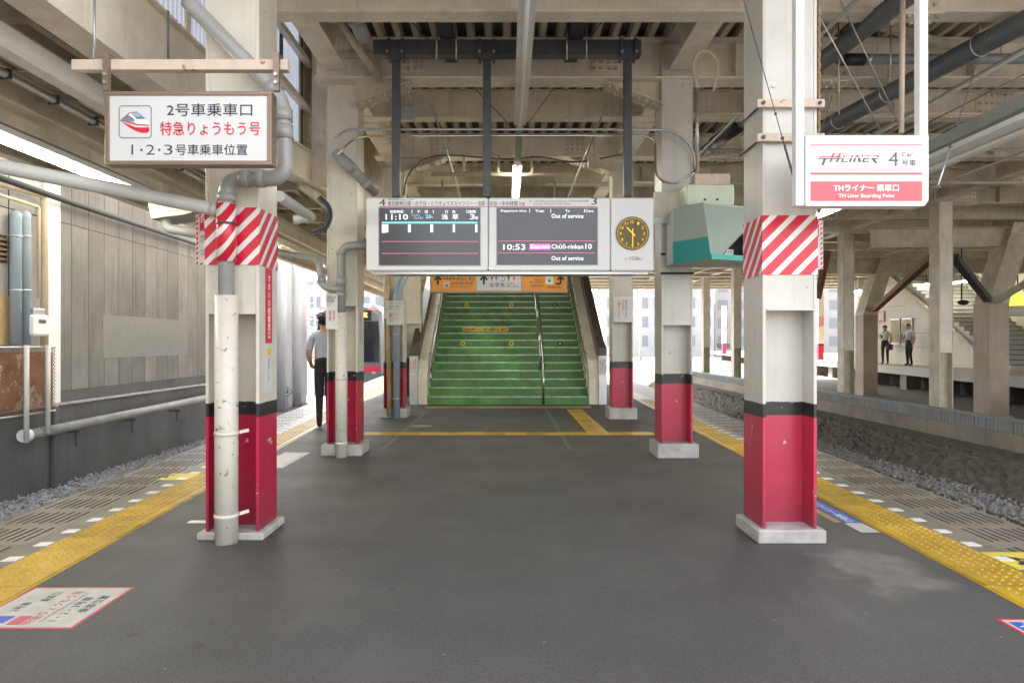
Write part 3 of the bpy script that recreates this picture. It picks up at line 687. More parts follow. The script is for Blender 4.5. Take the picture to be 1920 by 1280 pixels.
# ------------------------------------------------------------------ left clerestory: edge beam, translucent sheets, low canopy
XB = -2.60
eb = thing('edge_beam', 'deep cream steel edge beam running along the left side under the translucent sheets', 'beam', (XB, 6, 3.2))
q = MB()
def seg(y0, y1, z0, z1, h):
    q.prism([(y0, z0), (y1, z1), (y1, z1+h), (y0, z0+h)], 'x', XB-.035, XB)
    q.bar((XB-.10, y0, z0-.012), (XB-.10, y1, z1-.012), .24, .02); q.bar((XB-.03, y0, z0+h+.012), (XB-.03, y1, z1+h+.012), .16, .02)
seg(-3, 7.0, 3.22, 3.22, .53); seg(7.02, 10.2, 3.24, 3.52, .36)
q.build('web_and_flanges', CREAM, eb)
sh = thing('clerestory_sheet', 'bluish translucent corrugated sheets standing above the left edge beam', 'cladding', (XB-.1, 5, 3.78))
def sheet(y0, y1, z0, z1, x):
    m = MB(); pts = []; y = y0
    while y < y1: pts += [(x, y), (x, y+.03), (x-.018, y+.042), (x-.018, y+.064)]; y += .076
    n = len(pts); m.add([(p[0],p[1],z0) for p in pts] + [(p[0],p[1],z1) for p in pts], [(i,i+1,n+i+1,n+i) for i in range(n-1)]); return m
yy = 1.0
while yy < 9.0:
    sheet(yy, min(yy+.80, 9.1), 3.6, 5.45, XB-.115).build('sheet_panel', SHEET, sh); yy += .80
for z in (4.38, 5.0): MB().bar((XB-.05, 1.0, z), (XB-.05, 9.15, z), .07, .085).build('rail', CREAM, sh)
yy = 1.0
while yy < 9.1: MB().box(XB-.114, XB-.095, yy-.05, yy+.03, 3.6, 5.45).build('mullion', DARK_STEEL if yy > 8 else CREAM, sh); yy += .80
uc = thing('sun_block_cladding', 'cream cladding wall added above the left canopy to keep sun off the platform', 'cladding', (XB, 13, 3.5))  # opaque wall added to close the gap that let sun in
yy = 8.93
while yy < 17.3:
    MB().box(XB-.14, XB-.10, yy, min(yy+.9, 17.4)-.008, 3.3, 5.45).build('panel', CREAM_DIRTY, uc); yy += .9
MB().box(XB-.16, XL-.003, 3.2, 17.4, 5.46, 9.0).build('eaves_block', CREAM, uc)
pt = thing('hanger_post', 'cream steel post with bolted splice plate standing left of the second left column head', 'post', (-2.5, 9.2, 3.3))
DP = 9.1
m = MB(); m.pbox(584, 62, 615, 345, DP, DP+.22); m.build('post_body', CREAM, pt, .006)
m = MB(); m.pbox(591, 241, 609, 271, DP-.015, DP-.001)
for (a, b2) in ((596,248),(604,248),(596,263),(604,263)):
    c = P(a, b2, DP-.015); m.cyl(c, c + Vector((0,-.02,0)), .021, 8, 0, False)
m.build('splice_plate', CREAM, pt)
for px in (581, 618):
    m = MB()
    for i in range(7):
        c = P(px, 238 + i*7, DP+.05); m.cyl(c, c + Vector((-.03 if px < 600 else .03, 0, 0)), .017, 6, 0, False)
    m.build('edge_bolts', CREAM_DIRTY, pt)

cn = thing('side_canopy', 'low dark canopy over the left platform edge with ribbed underside', 'canopy', (-3.6, 6, 3.4))
ZC = 3.46
deck(-5.0, -2.78, -2, 30, ZC).build('canopy_deck', [DECK, DECKTOP], cn)
for y in [-.5 + k*1.2 for k in range(26)]:
    m = MB(); m.ibeam((-5.0, y, ZC-.08), (-2.78, y, ZC-.08), .09, .15, .012); m.build('purlin', CREAM_DIRTY, cn)
m = MB(); m.ibeam((-3.72, -2, ZC-.29), (-3.72, 30, ZC-.29), .18, .25, .015); m.build('long_beam', CREAM, cn)
m = MB(); m.ibeam((-4.9, -2, ZC-.26), (-4.9, 30, ZC-.26), .12, .2, .015); m.build('fascia_beam', CREAM_DIRTY, cn)
ld = MB(); ld.bar((-3.10, -2, 3.15), (-3.10, 9.0, 3.15), .17, .16)
ld.build('cable_duct', WHITE, label='long white boxed cable duct under the left canopy', cat='duct', bevel=.03)
m = MB(); m.tube([(-2.86, -1, 3.26), (-2.86, 8.0, 3.26)], .024, 8); m.build('conduit', RUSTBAR, label='rusty thin conduit above the white duct under the left canopy', cat='conduit')
for (y, lb) in ((3.75,'nearer'), (5.4,'farther')):
    h = thing('strut_channel', lb + ' grey strut channel with hangers crossing under the left canopy', 'bracket', (-3.3, y, 3.2))
    MB().box(-4.1, -2.74, y-.022, y+.022, 3.19, 3.235).build('channel', GALV, h)
    for x in (-3.9, -3.4, -2.78): MB().cyl((x, y, 3.235), (x, y, ZC), .006, 6).build('hanger_rod', DARK_STEEL, h)
m = MB(); m.tube([(-3.45, -1, 3.13), (-3.45, 8, 3.13)], .03, 8); m.build('conduit', LIGHT_PIPE, label='pale conduit held by dark ties under the left canopy', cat='conduit')
for i in range(9):
    y = 3.2 + i*.5; MB().bar((-3.49, y, 3.13), (-3.41, y, 3.13), .02, .07).build('cable_tie', DARK_STEEL, bpy.data.objects['conduit.001'])
def batten(label, x, y0, y1, z, lit=True, w=.13, rot=0):
    o = thing('fluorescent_lamp', label, 'lamp', (x, (y0+y1)/2, z), 'fluorescent platform lamps')
    q = MB(); q.prism([(x-w*.5, z+.005), (x+w*.5, z+.005), (x+w*.32, z+.07), (x-w*.32, z+.07)], 'y', y0, y1); q.build('housing', WHITE, o)
    q = MB(); q.tube([(x, y0+.04, z-.018), (x, y1-.04, z-.018)], .019, 10); q.build('tube', LAMP if lit else WHITEP, o)
    for y in (y0+.02, y1-.02): MB().box(x-.02, x+.02, y-.012, y+.012, z-.035, z+.004).build('lamp_holder', WHITE, o)
    for y in (y0+.25, y1-.25): MB().cyl((x, y, z+.07), (x, y, z+.24), .008, 6).build('hanger_rod', GALV, o)
    return o
m = MB(); m.prism([(-3.86,2.80),(-3.64,2.80),(-3.70,2.87),(-3.80,2.87)], 'y', 1.0, 8.0)
batten('lit fluorescent lamp under the left canopy at the edge of the picture', -3.75, 4.1, 7.0, 2.80, True, .24)
batten('lit fluorescent lamp under the left canopy far behind the second left column', -4.0, 9.6, 12.2, 2.85, True, .2)
lr = MB(); lr.bar((-3.75, -2, 2.95), (-3.75, 26, 2.95), .10, .10); lr.build('lamp_raceway', CREAM_DIRTY, label='yellowish steel raceway carrying the lamps under the left canopy', cat='raceway')

# ------------------------------------------------------------------ green staircase
NOSE = mat('worn_metal_nosing', (.46,.47,.41), .35, .55, var=.35, scale=5)
RISE, GO, NST, YS = .17, .29, 27, 14.27
SX0, SX1 = -1.655, 1.715
stair = thing('staircase', 'wide green staircase with steel handrails rising to the overbridge', 'staircase', (0, YS, 0))
steps = []
for k in range(NST):
    y0 = YS + k*GO; q = MB(); q.box(SX0, SX1, y0, y0 + GO + .05, max(0.0005, k*RISE - .03), (k+1)*RISE - .012)
    q.box(SX0, SX1, y0+.045, y0+GO+.05, (k+1)*RISE-.0119, (k+1)*RISE-.004, 1)
    o = q.build('step', [GREENSTEP, STEPTOP], stair); steps.append(o)
    n = MB(); n.box(SX0+.03, .735, y0-.012, y0+.044, (k+1)*RISE-.0118, (k+1)*RISE); n.box(SX0+.03, .735, y0-.012, y0-.0005, (k+1)*RISE-.026, (k+1)*RISE-.0119); n.box(.80, SX1-.03, y0-.012, y0+.044, (k+1)*RISE-.0118, (k+1)*RISE); n.box(.80, SX1-.03, y0-.012, y0-.0005, (k+1)*RISE-.026, (k+1)*RISE-.0119)
    n.build('nosing', NOSE, o)
def zs(y): return (y - YS)/GO*RISE + RISE
yE = YS + NST*GO
for s, x0, x1 in ((-1, -1.85, -1.66), (1, 1.72, 1.91)):
    q = MB(); q.prism([(14.25, 0.0005), (14.25, .55), (14.45, .92), (yE, zs(yE)+.75), (yE, zs(yE)-.6), (15.5, 0.0005)], 'x', x0, x1)
    q.build('side_wall', CREAM, stair)
    xo0, xo1 = (x0-.17, x0-.002) if s < 0 else (x1+.002, x1+.17)
    q = MB(); q.prism([(14.2, 1.02), (14.2, 1.18), (14.55, 1.30), (yE, zs(yE)+1.05), (yE, zs(yE)-.3), (15.6, .0005), (14.45, .0005), (14.45, 1.02)], 'x', xo0, xo1); q.build('outer_cladding', BROWNCAP, stair)
    q = MB(); q.box(xo0, xo1+(.0), 14.18, 14.44, .0008, 1.015); q.build('end_cabinet', ALU, stair, .004)
    nt = MB(); nt.box(xo0+.01, xo1-.01, 14.174, 14.179, .62, .98); ns = nt.build('end_notice', WHITE_SIGN, stair)
    for i, (sx_, m_) in enumerate((('ご\n協\n力\nく\nだ\nさ\nい', GREYP), ('左\n側\n通\n行\nに', REDP), ('事\n故\n防\n止\nの\nた\nめ', GREYP))):
        put_text(sx_, (xo0+.02+i*.048, 14.172, .66), (1,0,0), (0,0,1), .032, .28, m_, stair, .01)
    xr = x1 + .06 if s < 0 else x0 - .06
    for hz in (.62, .85):
        pts = rounded([(xr, 14.32, hz-.17), (xr, 14.30, hz), (xr, 14.5, hz + .1), (xr, yE, zs(yE)+hz-.09)], .08)
        q = MB(); q.tube(pts, .019, 10); q.build('handrail', STAINLESS, stair)
    q = MB()
    for i in range(8):
        y = 14.6 + i*.95
        for hz in (.62, .85): q.cyl((xr, y, zs(y)+hz-.10), ((x1-.005) if s < 0 else (x0+.005), y, zs(y)+hz-.16), .009, 6)
    q.build('rail_bracket', STAINLESS, stair)
q = MB(); q.tube([(.767, 14.24, 0.0005), (.767, 14.24, .93)], .026, 12); q.build('centre_post', STAINLESS, stair)
q = MB(); q.tube(rounded([(.767, 14.24, .80), (.767, 14.24, .93), (.767, yE, zs(yE)+.72)], .06), .024, 10); q.build('centre_rail', STAINLESS, stair)
q = MB(); q.tube([(.735, 14.9, zs(14.9)+.45), (.735, yE, zs(yE)+.45)], .02, 10); q.build('centre_rail', STAINLESS, stair)
for k in range(3, NST, 4):
    y = YS + k*GO + .15; q = MB(); q.tube([(.75, y, (k+1)*RISE-.003), (.75, y, zs(y)+.72)], .02, 8); q.build('centre_post', STAINLESS, stair)
# stickers on the risers
def stair_disc(k, px, up):
    y = YS + k*GO; x = PX(px, y); z = (k+.46)*RISE
    q = MB(); q.disc((x, y-.004, z), .058, 20, 0, 'y', .0035)
    a = .03 if up else -.03
    q.prism([(x-.011, z-a), (x+.011, z-a), (x+.011, z), (x+.028, z), (x, z+a*1.15), (x-.028, z), (x-.011, z)], 'y', y-.0065, y-.0045, 1)
    q.build('arrow_sticker', [YELLOWP, BLACK] if up else [NAVY, WHITEP], steps[k])
for (px, up) in ((875,1),(959,1),(1040,0)): stair_disc(13, px, up)
for (px, up) in ((868,1),(959,1),(1050,0)): stair_disc(7, px, up)
y = YS + 9*GO; z9 = 9*RISE + .03
q = MB(); q.box(PX(867,y), PX(953,y), y-.004, y-.0005, z9, z9+.115); q.build('text_sticker', YELLOWP, steps[9])
put_text('左側通行', (PX(871,y), y-.006, z9+.02), (1,0,0), (0,0,1), .31, .078, REDP, steps[9], .02)
put_text('にご協力お願いします', (PX(895.5,y), y-.006, z9+.02), (1,0,0), (0,0,1), .72, .078, BLACK, steps[9], .02)

# ------------------------------------------------------------------ departure board with clock
DB = 6.9
bd = thing('departure_board', 'white hanging departure board with two dark screens and a yellow clock', 'departure board', P(956, 508, DB))
for (a, c, nm) in ((686.5, 915, 'screen_cabinet'), (916.2, 1144, 'screen_cabinet'), (1145.2, 1226, 'clock_cabinet')):
    q = MB(); q.pbox(a, 370.5, c, 508, DB, DB+.32); q.build(nm, CABINET, bd, .012)
q = MB(); q.pbox(700, 508.8, 1215, 514, DB+.05, DB+.28); q.build('bottom_rail', ALU, bd)
SCREEN = mat('lcd_screen', (.045,.045,.05), .25, var=.05); N, L, b = nodes_of(SCREEN); b.inputs['Emission Color'].default_value = (.5,.5,.56,1); b.inputs['Emission Strength'].default_value = .010
TXT = emit('screen_white_text', (.82,.85,1), .15); CYAN = emit('screen_cyan_text', (.3,.7,.9), .12); PINKL = emit('screen_pink_line', (.75,.2,.33), .07); MAG = emit('screen_magenta_block', (.80,.22,.72), .09); GRL = emit('screen_green_line', (.02,.45,.32), .06)
F = DB - .002
scr1 = MB().pbox(711, 390, 900, 497, DB-.006, DB-.0005).build('screen', SCREEN, bd)
scr2 = MB().pbox(932, 390, 1120, 496, DB-.006, DB-.0005).build('screen', SCREEN, bd)
q = MB()
for (a, b2, c, d) in ((711,390,900,497), (932,390,1120,496)):
    q.pbox(a-1.2, b2-1.2, c+1.2, b2, DB-.008, DB-.0005); q.pbox(a-1.2, d, c+1.2, d+1.2, DB-.008, DB-.0005); q.pbox(a-1.2, b2, a, d, DB-.008, DB-.0005); q.pbox(c, b2, c+1.2, d, DB-.008, DB-.0005)
q.build('screen_bezel', mat('grey_bezel', (.34,.34,.36), .4, var=0), bd)
MB().pbox(711, 387, 914.5, 388.2, DB-.003, DB-.0005).build('red_line', REDP, bd); MB().pbox(916.8, 387, 1120, 388.2, DB-.003, DB-.0005).build('red_line', REDP, bd)
ptext('4', 711, 373, 722.5, 386, F, BLACK, bd); ptext('3', 1108.5, 370.8, 1119.5, 384, F, BLACK, bd)
ptext('伊勢崎線 Isesaki Line', 727, 372.5, 775, 376, F, GREYP, bd)
ptext('東武動物公園・北千住・とうきょうスカイツリー・浅草・', 727, 377, 914, 386, F, BLACK, bd)
ptext('渋谷・中央林間', 917.5, 377, 970, 386, F, BLACK, bd); ptext('方面', 973, 379.5, 984, 385.5, F, BLACK, bd)
ptext('for Tōbu-dōbutsu-kōen Kita-senju TOKYO SKYTREE', 992, 375.2, 1104, 379.8, F, GREYP, bd); ptext('Asakusa Shibuya & Chūō-rinkan', 1000, 380.2, 1070, 384.8, F, GREYP, bd)
S = DB - .008
for (s_, a, b2, c, d, m) in (('発車時刻',731,394,756,400,TXT),('種　別',783,394,802,400,TXT),('行　先',834,394,854,400,TXT),('両数',878,394,893,400,TXT),
        ('11:10',723,401.5,765,412,TXT),('リバティ',772,402,787,405.5,CYAN),('りょうもう',777,406.5,793,411,CYAN),('20',798,402.5,808.5,409.5,CYAN),('号',809,406,812,409.5,CYAN),
        ('浅',828,401.5,839.5,411.5,TXT),('草',848,401.5,859.5,411.5,TXT),('3',881,401.5,890,411.5,TXT),('両',891,406,896,411.5,TXT)):
    ptext(s_, a, b2, c, d, S, m, bd, .008)
for px in (772, 812, 875): MB().pbox(px, 393.5, px+.9, 400, S, S+.0015).build('divider', TXT, bd)
for px in (992.5, 1032.3, 1095.3): MB().pbox(px, 392, px+.9, 398.5, S, S+.0015).build('divider', TXT, bd)
MB().pbox(716, 416, 895, 418, S, S+.0015).build('route_line', CYAN, bd); MB().pbox(716, 418.1, 895, 420.3, S, S+.0015).build('route_line', GRL, bd)
for (a, c) in ((716,723),(724,728),(765,770),(807,812),(849,853),(891,895)): MB().pbox(a, 420.6, c, 435.5 if a > 720 else 436.5, S, S+.0015).build('station_tag', TXT, bd)
for y in (452.3, 474.6): MB().pbox(715, y, 896, y+1.0, S, S+.0015).build('row_line', PINKL, bd)
for y in (451.3, 473.6): MB().pbox(935, y, 1116, y+1.0, S, S+.0015).build('row_line', PINKL, bd)
for (s_, a, b2, c, d, m) in (('Departure time',939,393,987,398.7,TXT),('Train',1003.5,393,1020,398,TXT),('To',1060,393,1068,398,TXT),('Cars',1098,393,1113,398,TXT),('Out of service',1034,401,1094,409,TXT),
        ('10:53',943.5,457.8,985,468.5,TXT),('Chūō-rinkan',1034,457.5,1093.5,466.5,TXT),('10',1097.5,457,1109.5,467,TXT),('Out of service',1034,480,1094,488,TXT)):
    ptext(s_, a, b2, c, d, S, m, bd, .006)
MB().pbox(993, 457.2, 1032, 468, S, S+.0015).build('express_block', MAG, bd); ptext('Express', 995, 459, 1030.5, 467, S-.002, TXT, bd, .01)
CLK = mat('olive_clock_face', (.12,.10,.012), .3, var=.05); CLKN = emit('amber_clock_mark', (1,.50,.015), .16)
cc_ = P(1185.8, 437.8, DB-.001); rc = 30.5*DB/FPX
ck = MB().disc(cc_ + Vector((0,-.011,0)), rc, 48, 0, 'y', .010).build('clock_face', CLK, bd)
q = MB(); rim = [cc_ + Vector((math.cos(t)*rc, -.012, math.sin(t)*rc)) for t in [2*math.pi*i/48 for i in range(49)]]; q.tube(rim, .004, 6, 0, False); q.build('clock_rim', BROWNCAP, bd)
yc = cc_.y - .0125
for h in range(1, 13):
    t = math.pi/2 - h*math.pi/6; cx = cc_.x + math.cos(t)*rc*.72; cz = cc_.z + math.sin(t)*rc*.72; w = .037 if h > 9 else .021
    put_text(str(h), (cx-w/2, yc, cz-.017), (1,0,0), (0,0,1), w*.8, .028, CLKN, bd, .0, name='numeral')
q = MB()
for i in range(60):
    t = 2*math.pi*i/60; d = Vector((math.cos(t), 0, math.sin(t))); p = Vector((cc_.x, yc+.001, cc_.z)); q.bar(p + d*rc*.89, p + d*rc*.96, .003, .003, 0, up=(0,1,0))
q.build('minute_marks', CLKN, bd)
def hand(t, l, back, w, yo):
    d = Vector((math.sin(t), 0, math.cos(t))); p = Vector((cc_.x, yo, cc_.z)); MB().bar(p - d*back, p + d*l, w, .002, 0, up=(0,1,0)).build('clock_hand', CLKN, bd)
hand(R(315), rc*.52, rc*.22, .011, yc-.002); hand(R(180), rc*.84, rc*.30, .008, yc-.005)
ptext('TOBU', 1178, 482.5, 1203, 488, F, GREYP, bd, 0, .3, 'logo'); MB().pbox(1170, 484.6, 1177, 485.3, F, F+.0015).build('logo', GREYP, bd); MB().pbox(1184, 480.5, 1196, 481.1, F, F+.0015).build('logo', GREYP, bd)
# hanging frame of the board
hf = thing('board_hanger', 'charcoal steel frame with three posts carrying the departure board', 'hanger frame', P(956, 370, DB+.12))
for px in (742.5, 913, 1177):
    q = MB(); x = PX(px, DB+.12); q.box(x-.04, x+.04, DB+.10, DB+.18, PZ(369,DB+.1), PZ(80,DB+.1)); q.build('post', DARK_STEEL, hf, .004)
    q = MB(); zc = PZ(82, DB); q.box(x-.085, x+.085, DB+.045, DB+.098, zc-.13, zc-.075)
    for dx in (-.072, .072): q.box(x+dx-.012, x+dx+.012, DB+.03, DB+.20, zc-.12, zc+.10)
    q.build('clamp', DARK_STEEL, hf)
    for dx in (-.072, .072):
        for dz in (-.07, .07): MB().cyl((x+dx, DB+.008, zc+dz), (x+dx, DB+.03, zc+dz), .014, 6).build('bolt', GALV, hf)
q = MB(); q.box(PX(697,DB), PX(1205,DB), DB+.062, DB+.185, PZ(98,DB), PZ(69,DB)); q.build('cross_bar', DARK_STEEL, hf, .004)
for (px, ) in ((838,), (1080,)):
    x = PX(px, DB+.1); q = MB(); q.bar((x, 5.9, 4.46), (x, 7.60, 4.46), .14, .12)
    q.build('carrier_beam', DARK_STEEL, hf)
    for dx in (-.10, .10):
        MB().cyl((x+dx, DB+.03, 4.15), (x+dx, DB+.03, 4.55), .009, 6).build('hanger_bolt', GALV, hf)
# centre raceway with lamps
cr = MB(); cr.bar((.165, 4.0, 4.10), (.165, 16.0, 4.10), .10, .10); cr.build('lamp_raceway', GALV, label='grey steel raceway along the middle of the platform ceiling', cat='raceway')
batten('unlit fluorescent lamp hanging in the middle of the ceiling above the board', .165, 4.2, 8.55, 4.0, False, .15)
batten('lit fluorescent lamp in the middle of the ceiling just above the departure board', .165, 10.4, 13.4, 3.98, True, .14)
for (x0, y0, x1, y1, lb) in ((.165, 6.2, 1.0, 6.2, 'right of the ceiling lamp'), (.165, 6.2, -1.0, 6.2, 'left of the ceiling lamp')):
    MB().cyl((x0 + (.03 if x1 > x0 else -.03), 9.0, 4.05), (x1, 7.2, 4.66), .006, 5).build('stay_wire', DARK_STEEL, label='thin stay wire ' + lb, cat='wire')

# ------------------------------------------------------------------ overhead exit sign in front of the stairs
DE = 12.4
ex = thing('exit_sign', 'orange and grey overhead direction sign hanging in front of the stairs', 'direction sign', P(934, 549, DE))
q = MB(); q.pbox(806, 506, 1064, 549, DE, DE+.14); q.build('frame', mat('pinkish_bronze', (.42,.30,.22), .4, .2, var=.05), ex, .006)
for (a, c, m) in ((809.5, 892.6, ORANGE), (893.4, 977.2, SIGNGREY), (978.2, 1061, ORANGE)): MB().pbox(a, 508, c, 544.5, DE-.006, DE-.0005).build('panel', m, ex)
E = DE - .008
for (s_, a, b2, c, d, m) in (('出口',832,511,861,525,BLACK),('EXIT',863,512.5,876,517,BLACK),('出口　출구',863,519.5,889.5,525,BLACK),('JR宇都宮線',846,528,887,535,GREYP),('JR Utsunomiya Line',846,536.3,884,539,GREYP),
        ('お手洗',919,530,946,538.5,BLACK),('Toilets',950,530,964,533.3,GREYP),('厕所　화장실',950,534.8,971,538.3,GREYP),('エレベーター',980,513.5,1019,521,BLACK),('Elevator',1003,523,1019,526,BLACK),('电梯　엘리베이터',993,527.5,1019,530.5,BLACK),('(改札階行)',995,533.5,1018,539,BLACK),('(約30m先)',1027,536,1053,541,BLACK)):
    ptext(s_, a, b2, c, d, E, m, ex, .01)
def arrow(pts, w, name='arrow'):
    q = MB(); 
    for i in range(len(pts)-1): q.bar(P(pts[i][0], pts[i][1], E), P(pts[i+1][0], pts[i+1][1], E), w, .002, 0, up=(0,1,0))
    return q
def up_arrow(px, top, bot):
    q = arrow([(px, bot), (px, top)], .035)
    for dx in (-6.5, 6.5): q.bar(P(px, top, E-.002), P(px+dx, top+7, E-.002), .035, .002, 0, up=(0,1,0))
    q.build('arrow', BLACK, ex)
up_arrow(821, 518, 533.5); up_arrow(907, 518, 533.5)
q = arrow([(1042, 532), (1051, 532), (1051, 518)], .035)
for dx in (-6, 6): q.bar(P(1051, 518, E-.002), P(1051+dx, 524.5, E-.002), .035, .002, 0, up=(0,1,0))
q.build('arrow', BLACK, ex)
for (a, c) in ((918,934),(936.5,970)): MB().pbox(a, 511, c, 528, E, E+.0015).build('pictogram_panel', WHITE_SIGN, ex)
def picto(px, m, dress=False):
    q = MB(); q.disc(P(px, 514.5, E-.003), .016, 12, 0, 'y', .002)
    if dress: q.prism([(PX(px-1,E),PZ(517,E)),(PX(px+1,E),PZ(517,E)),(PX(px+2.6,E),PZ(523,E)),(PX(px-2.6,E),PZ(523,E))], 'y', E-.003, E-.001)
    else: q.pbox(px-1.9, 517, px+1.9, 522, E-.003, E-.001)
    q.pbox(px-1.2, 522.5, px-.2, 527, E-.003, E-.001); q.pbox(px+.2, 522.5, px+1.2, 527, E-.003, E-.001); q.build('pictogram', m, ex)
picto(922.5, REDP, True); picto(930.5, BLUEP); picto(953.5, BLACK); picto(964, PINKRED, True)
q = MB(); q.disc(P(942, 513.5, E-.003), .013, 10, 0, 'y', .002); pts = [P(943 + math.cos(t)*3.6, 523 + math.sin(t)*3.6, E-.002) for t in [R(-60 + i*28) for i in range(10)]]; q.tube(pts, .006, 5); q.pbox(941.4, 516, 942.8, 521, E-.003, E-.001); q.build('pictogram', BLUEP, ex)
for (px0, py0, px1, py1) in ((832.5, 528.5, 842.5, 539), (1023, 516.5, 1037.5, 533)):
    MB().pbox(px0, py0, px1, py1, E, E+.0015).build('pictogram_panel', WHITE_SIGN, ex)
    q = MB(); mx, my = (px0+px1)/2, (py0+py1)/2; q.pbox(mx-2.6, my-3.0, mx+2.6, my+2.6, E-.003, E-.001); q.pbox(mx-3.2, my+3.4, mx+3.2, my+4.0, E-.003, E-.001); q.build('pictogram', BLACK, ex)
    MB().pbox(mx-1.8, my-2.2, mx+1.8, my, E-.005, E-.0035).build('pictogram', WHITEP, ex)
for px in (830, 1040): MB().cyl(P(px, 506, DE+.07), P(px, 506, DE+.07) + Vector((0,0,1.65)), .018, 8).build('hanger_rod', GALV, ex)

# ------------------------------------------------------------------ left hanging boarding sign
DS = 3.9
rs = thing('boarding_sign', 'white hanging boarding sign with bronze frame and red train picture', 'sign', P(354, 308, DS))
q = MB(); q.pbox(196, 171, 509, 309, DS, DS+.09); q.build('box', BROWNFRAME, rs, .004)
q = MB()
for (a, b2, c, d) in ((196,171,509,178.5),(196,301.5,509,309),(196,178.6,204.5,301.4),(501,178.6,509,301.4)): q.pbox(a, b2, c, d, DS-.012, DS-.0005)
q.build('frame', BROWNFRAME, rs, .002)
fc = MB().pbox(204.6, 178.6, 500.9, 301.4, DS-.004, DS-.0008).build('face', WHITE_SIGN, rs)
FS = DS - .006
ptext('2号車乗車口', 313, 194, 473, 218, FS, NAVY, rs, .004); ptext('特急りょうもう号', 300, 228, 488, 254, FS, REDP, rs, .008); [ptext(c_, a_, b_, c2, d_, FS, NAVY, rs, -.012) for (c_, a_, b_, c2, d_) in (('1',246.5,271.5,249.3,290),('・',263,279,267.5,283.5),('2',274,271.5,290,290),('・',296.5,279,301,283.5),('3',307.5,271.5,323.5,290))]; ptext('号車乗車位置', 329, 270.5, 464, 291, FS, NAVY, rs, .004)
def poly_px(pts, D, m, parent, name):
    q = MB(); q.prism([(PX(a, D), PZ(c, D)) for a, c in pts], 'y', D, D+.001); return q.build(name, m, parent)
BLUEGREY = mat('blue_grey_print', (.17,.23,.33), .4, var=0)
q = MB(); cs = []
for (cx, cz, a0) in ((277.5,204.5,-90),(277.5,252.5,0),(229.5,252.5,90),(229.5,204.5,180)):
    for i in range(5): t = R(a0 + i*22.5); cs.append(P(cx + 6*math.cos(t), cz + 6*math.sin(t), FS))
cs.append(cs[0])
for i in range(len(cs)-1): q.bar(cs[i], cs[i+1], .0045, .001, 0, up=(0,1,0))
q.build('picture_border', BLUEGREY, rs)
poly_px([(225,226),(243,211),(257,209),(280,231),(279,237),(262,239),(247,233),(232,228)], FS, WHITEP, rs, 'train_picture')
poly_px([(225,226),(243,211),(257,209),(257,210.5),(244,212.3),(226.5,226.3)], FS-.0012, REDP, rs, 'train_picture')
poly_px([(226,226.5),(240,215),(251,223),(253,228.5),(240,227)], FS-.0012, BLUEGREY, rs, 'train_picture')
poly_px([(245,210.5),(257,209.8),(273,222.5),(256,223.5)], FS-.0024, BLUEGREY, rs, 'train_picture')
poly_px([(247.5,212),(256,211.3),(265,218.5),(254,219)], FS-.0036, mat('pale_blue_print', (.35,.45,.53), .4, var=0), rs, 'train_picture')
poly_px([(225,226.5),(240,227.3),(249,229.5),(258,233),(279,234),(279,236),(258,235.3),(246,231.8),(238,229)], FS-.0024, REDP, rs, 'train_picture')
poly_px([(228,228.5),(240,233),(254,239),(272,239.5),(279,238.5),(280,245),(276,249),(266,249.5),(253,245),(242,238.5)], FS, REDP, rs, 'train_picture')
rb = thing('sign_bar', 'peeling cream steel bar carrying the left boarding sign', 'bar', P(332, 127, DS+.05))
q = MB(); q.box(PX(127,DS), PX(536,DS), DS+.03, DS+.085, PZ(127,DS), PZ(107,DS)); q.build('bar_body', RUSTBAR, rb, .003)
for px in (192, 512):
    q = MB(); x = PX(px, DS); q.box(x, x+.032, DS+.0, DS+.028, PZ(170,DS), PZ(98,DS)); q.box(x+.001, x+.031, DS+.029, DS+.10, PZ(107,DS)+.001, PZ(98,DS)); q.build('hanger_strap', BROWNFRAME, rb)
    for py in (140, 155): MB().cyl((x+.016, DS-.012, PZ(py,DS)), (x+.016, DS, PZ(py,DS)), .011, 6).build('bolt', GALV, rb)
MB().cyl((PX(307,DS), DS+.05, PZ(107,DS)), (PX(307,DS), DS+.05, 3.2), .007, 6).build('suspension_rod', DARK_STEEL, rb)
MB().cyl((PX(167,DS), DS+.05, PZ(107,DS)), (PX(167,DS), DS+.05, 3.27), .007, 6).build('suspension_rod', GALV, rb)

# ------------------------------------------------------------------ right hanging liner sign
DT = 4.0
ts = thing('liner_sign', 'white hanging boarding point sign with coral red panel and liner logo', 'sign', P(1625, 386, DT))
GLOWW = emit('glowing_white_face', (.78,.77,.78), .025)  # sign face given a faint glow of its own
q = MB(); q.prism([(PX(1511,DT),PZ(254,DT)),(PX(1741,DT),PZ(254,DT)),(PX(1741,DT),PZ(376,DT)),(PX(1733,DT),PZ(386,DT)),(PX(1511,DT),PZ(386,DT))], 'y', DT, DT+.10); q.build('box', WHITE, ts)
MB().pbox(1518.5, 261, 1730.5, 380, DT-.004, DT-.0005).build('face', GLOWW, ts)
T = DT - .006
MB().pbox(1520, 271, 1729, 273, T, T+.0015).build('red_line', PINKRED, ts); MB().pbox(1520, 323.5, 1729, 326.4, T, T+.0015).build('red_line', PINKRED, ts); MB().pbox(1520, 326.5, 1729, 327.6, T, T+.0015).build('grey_line', GREYP, ts)
MB().pbox(1520, 340, 1729, 377, T, T+.0015).build('red_panel', PINKRED, ts)
ptext('THライナー 乗車口', 1563, 345.5, 1685.5, 359, T-.002, WHITEP, ts, .025); ptext('TH Liner Boarding Point', 1572, 363.5, 1677, 372.5, T-.002, WHITEP, ts, .02)
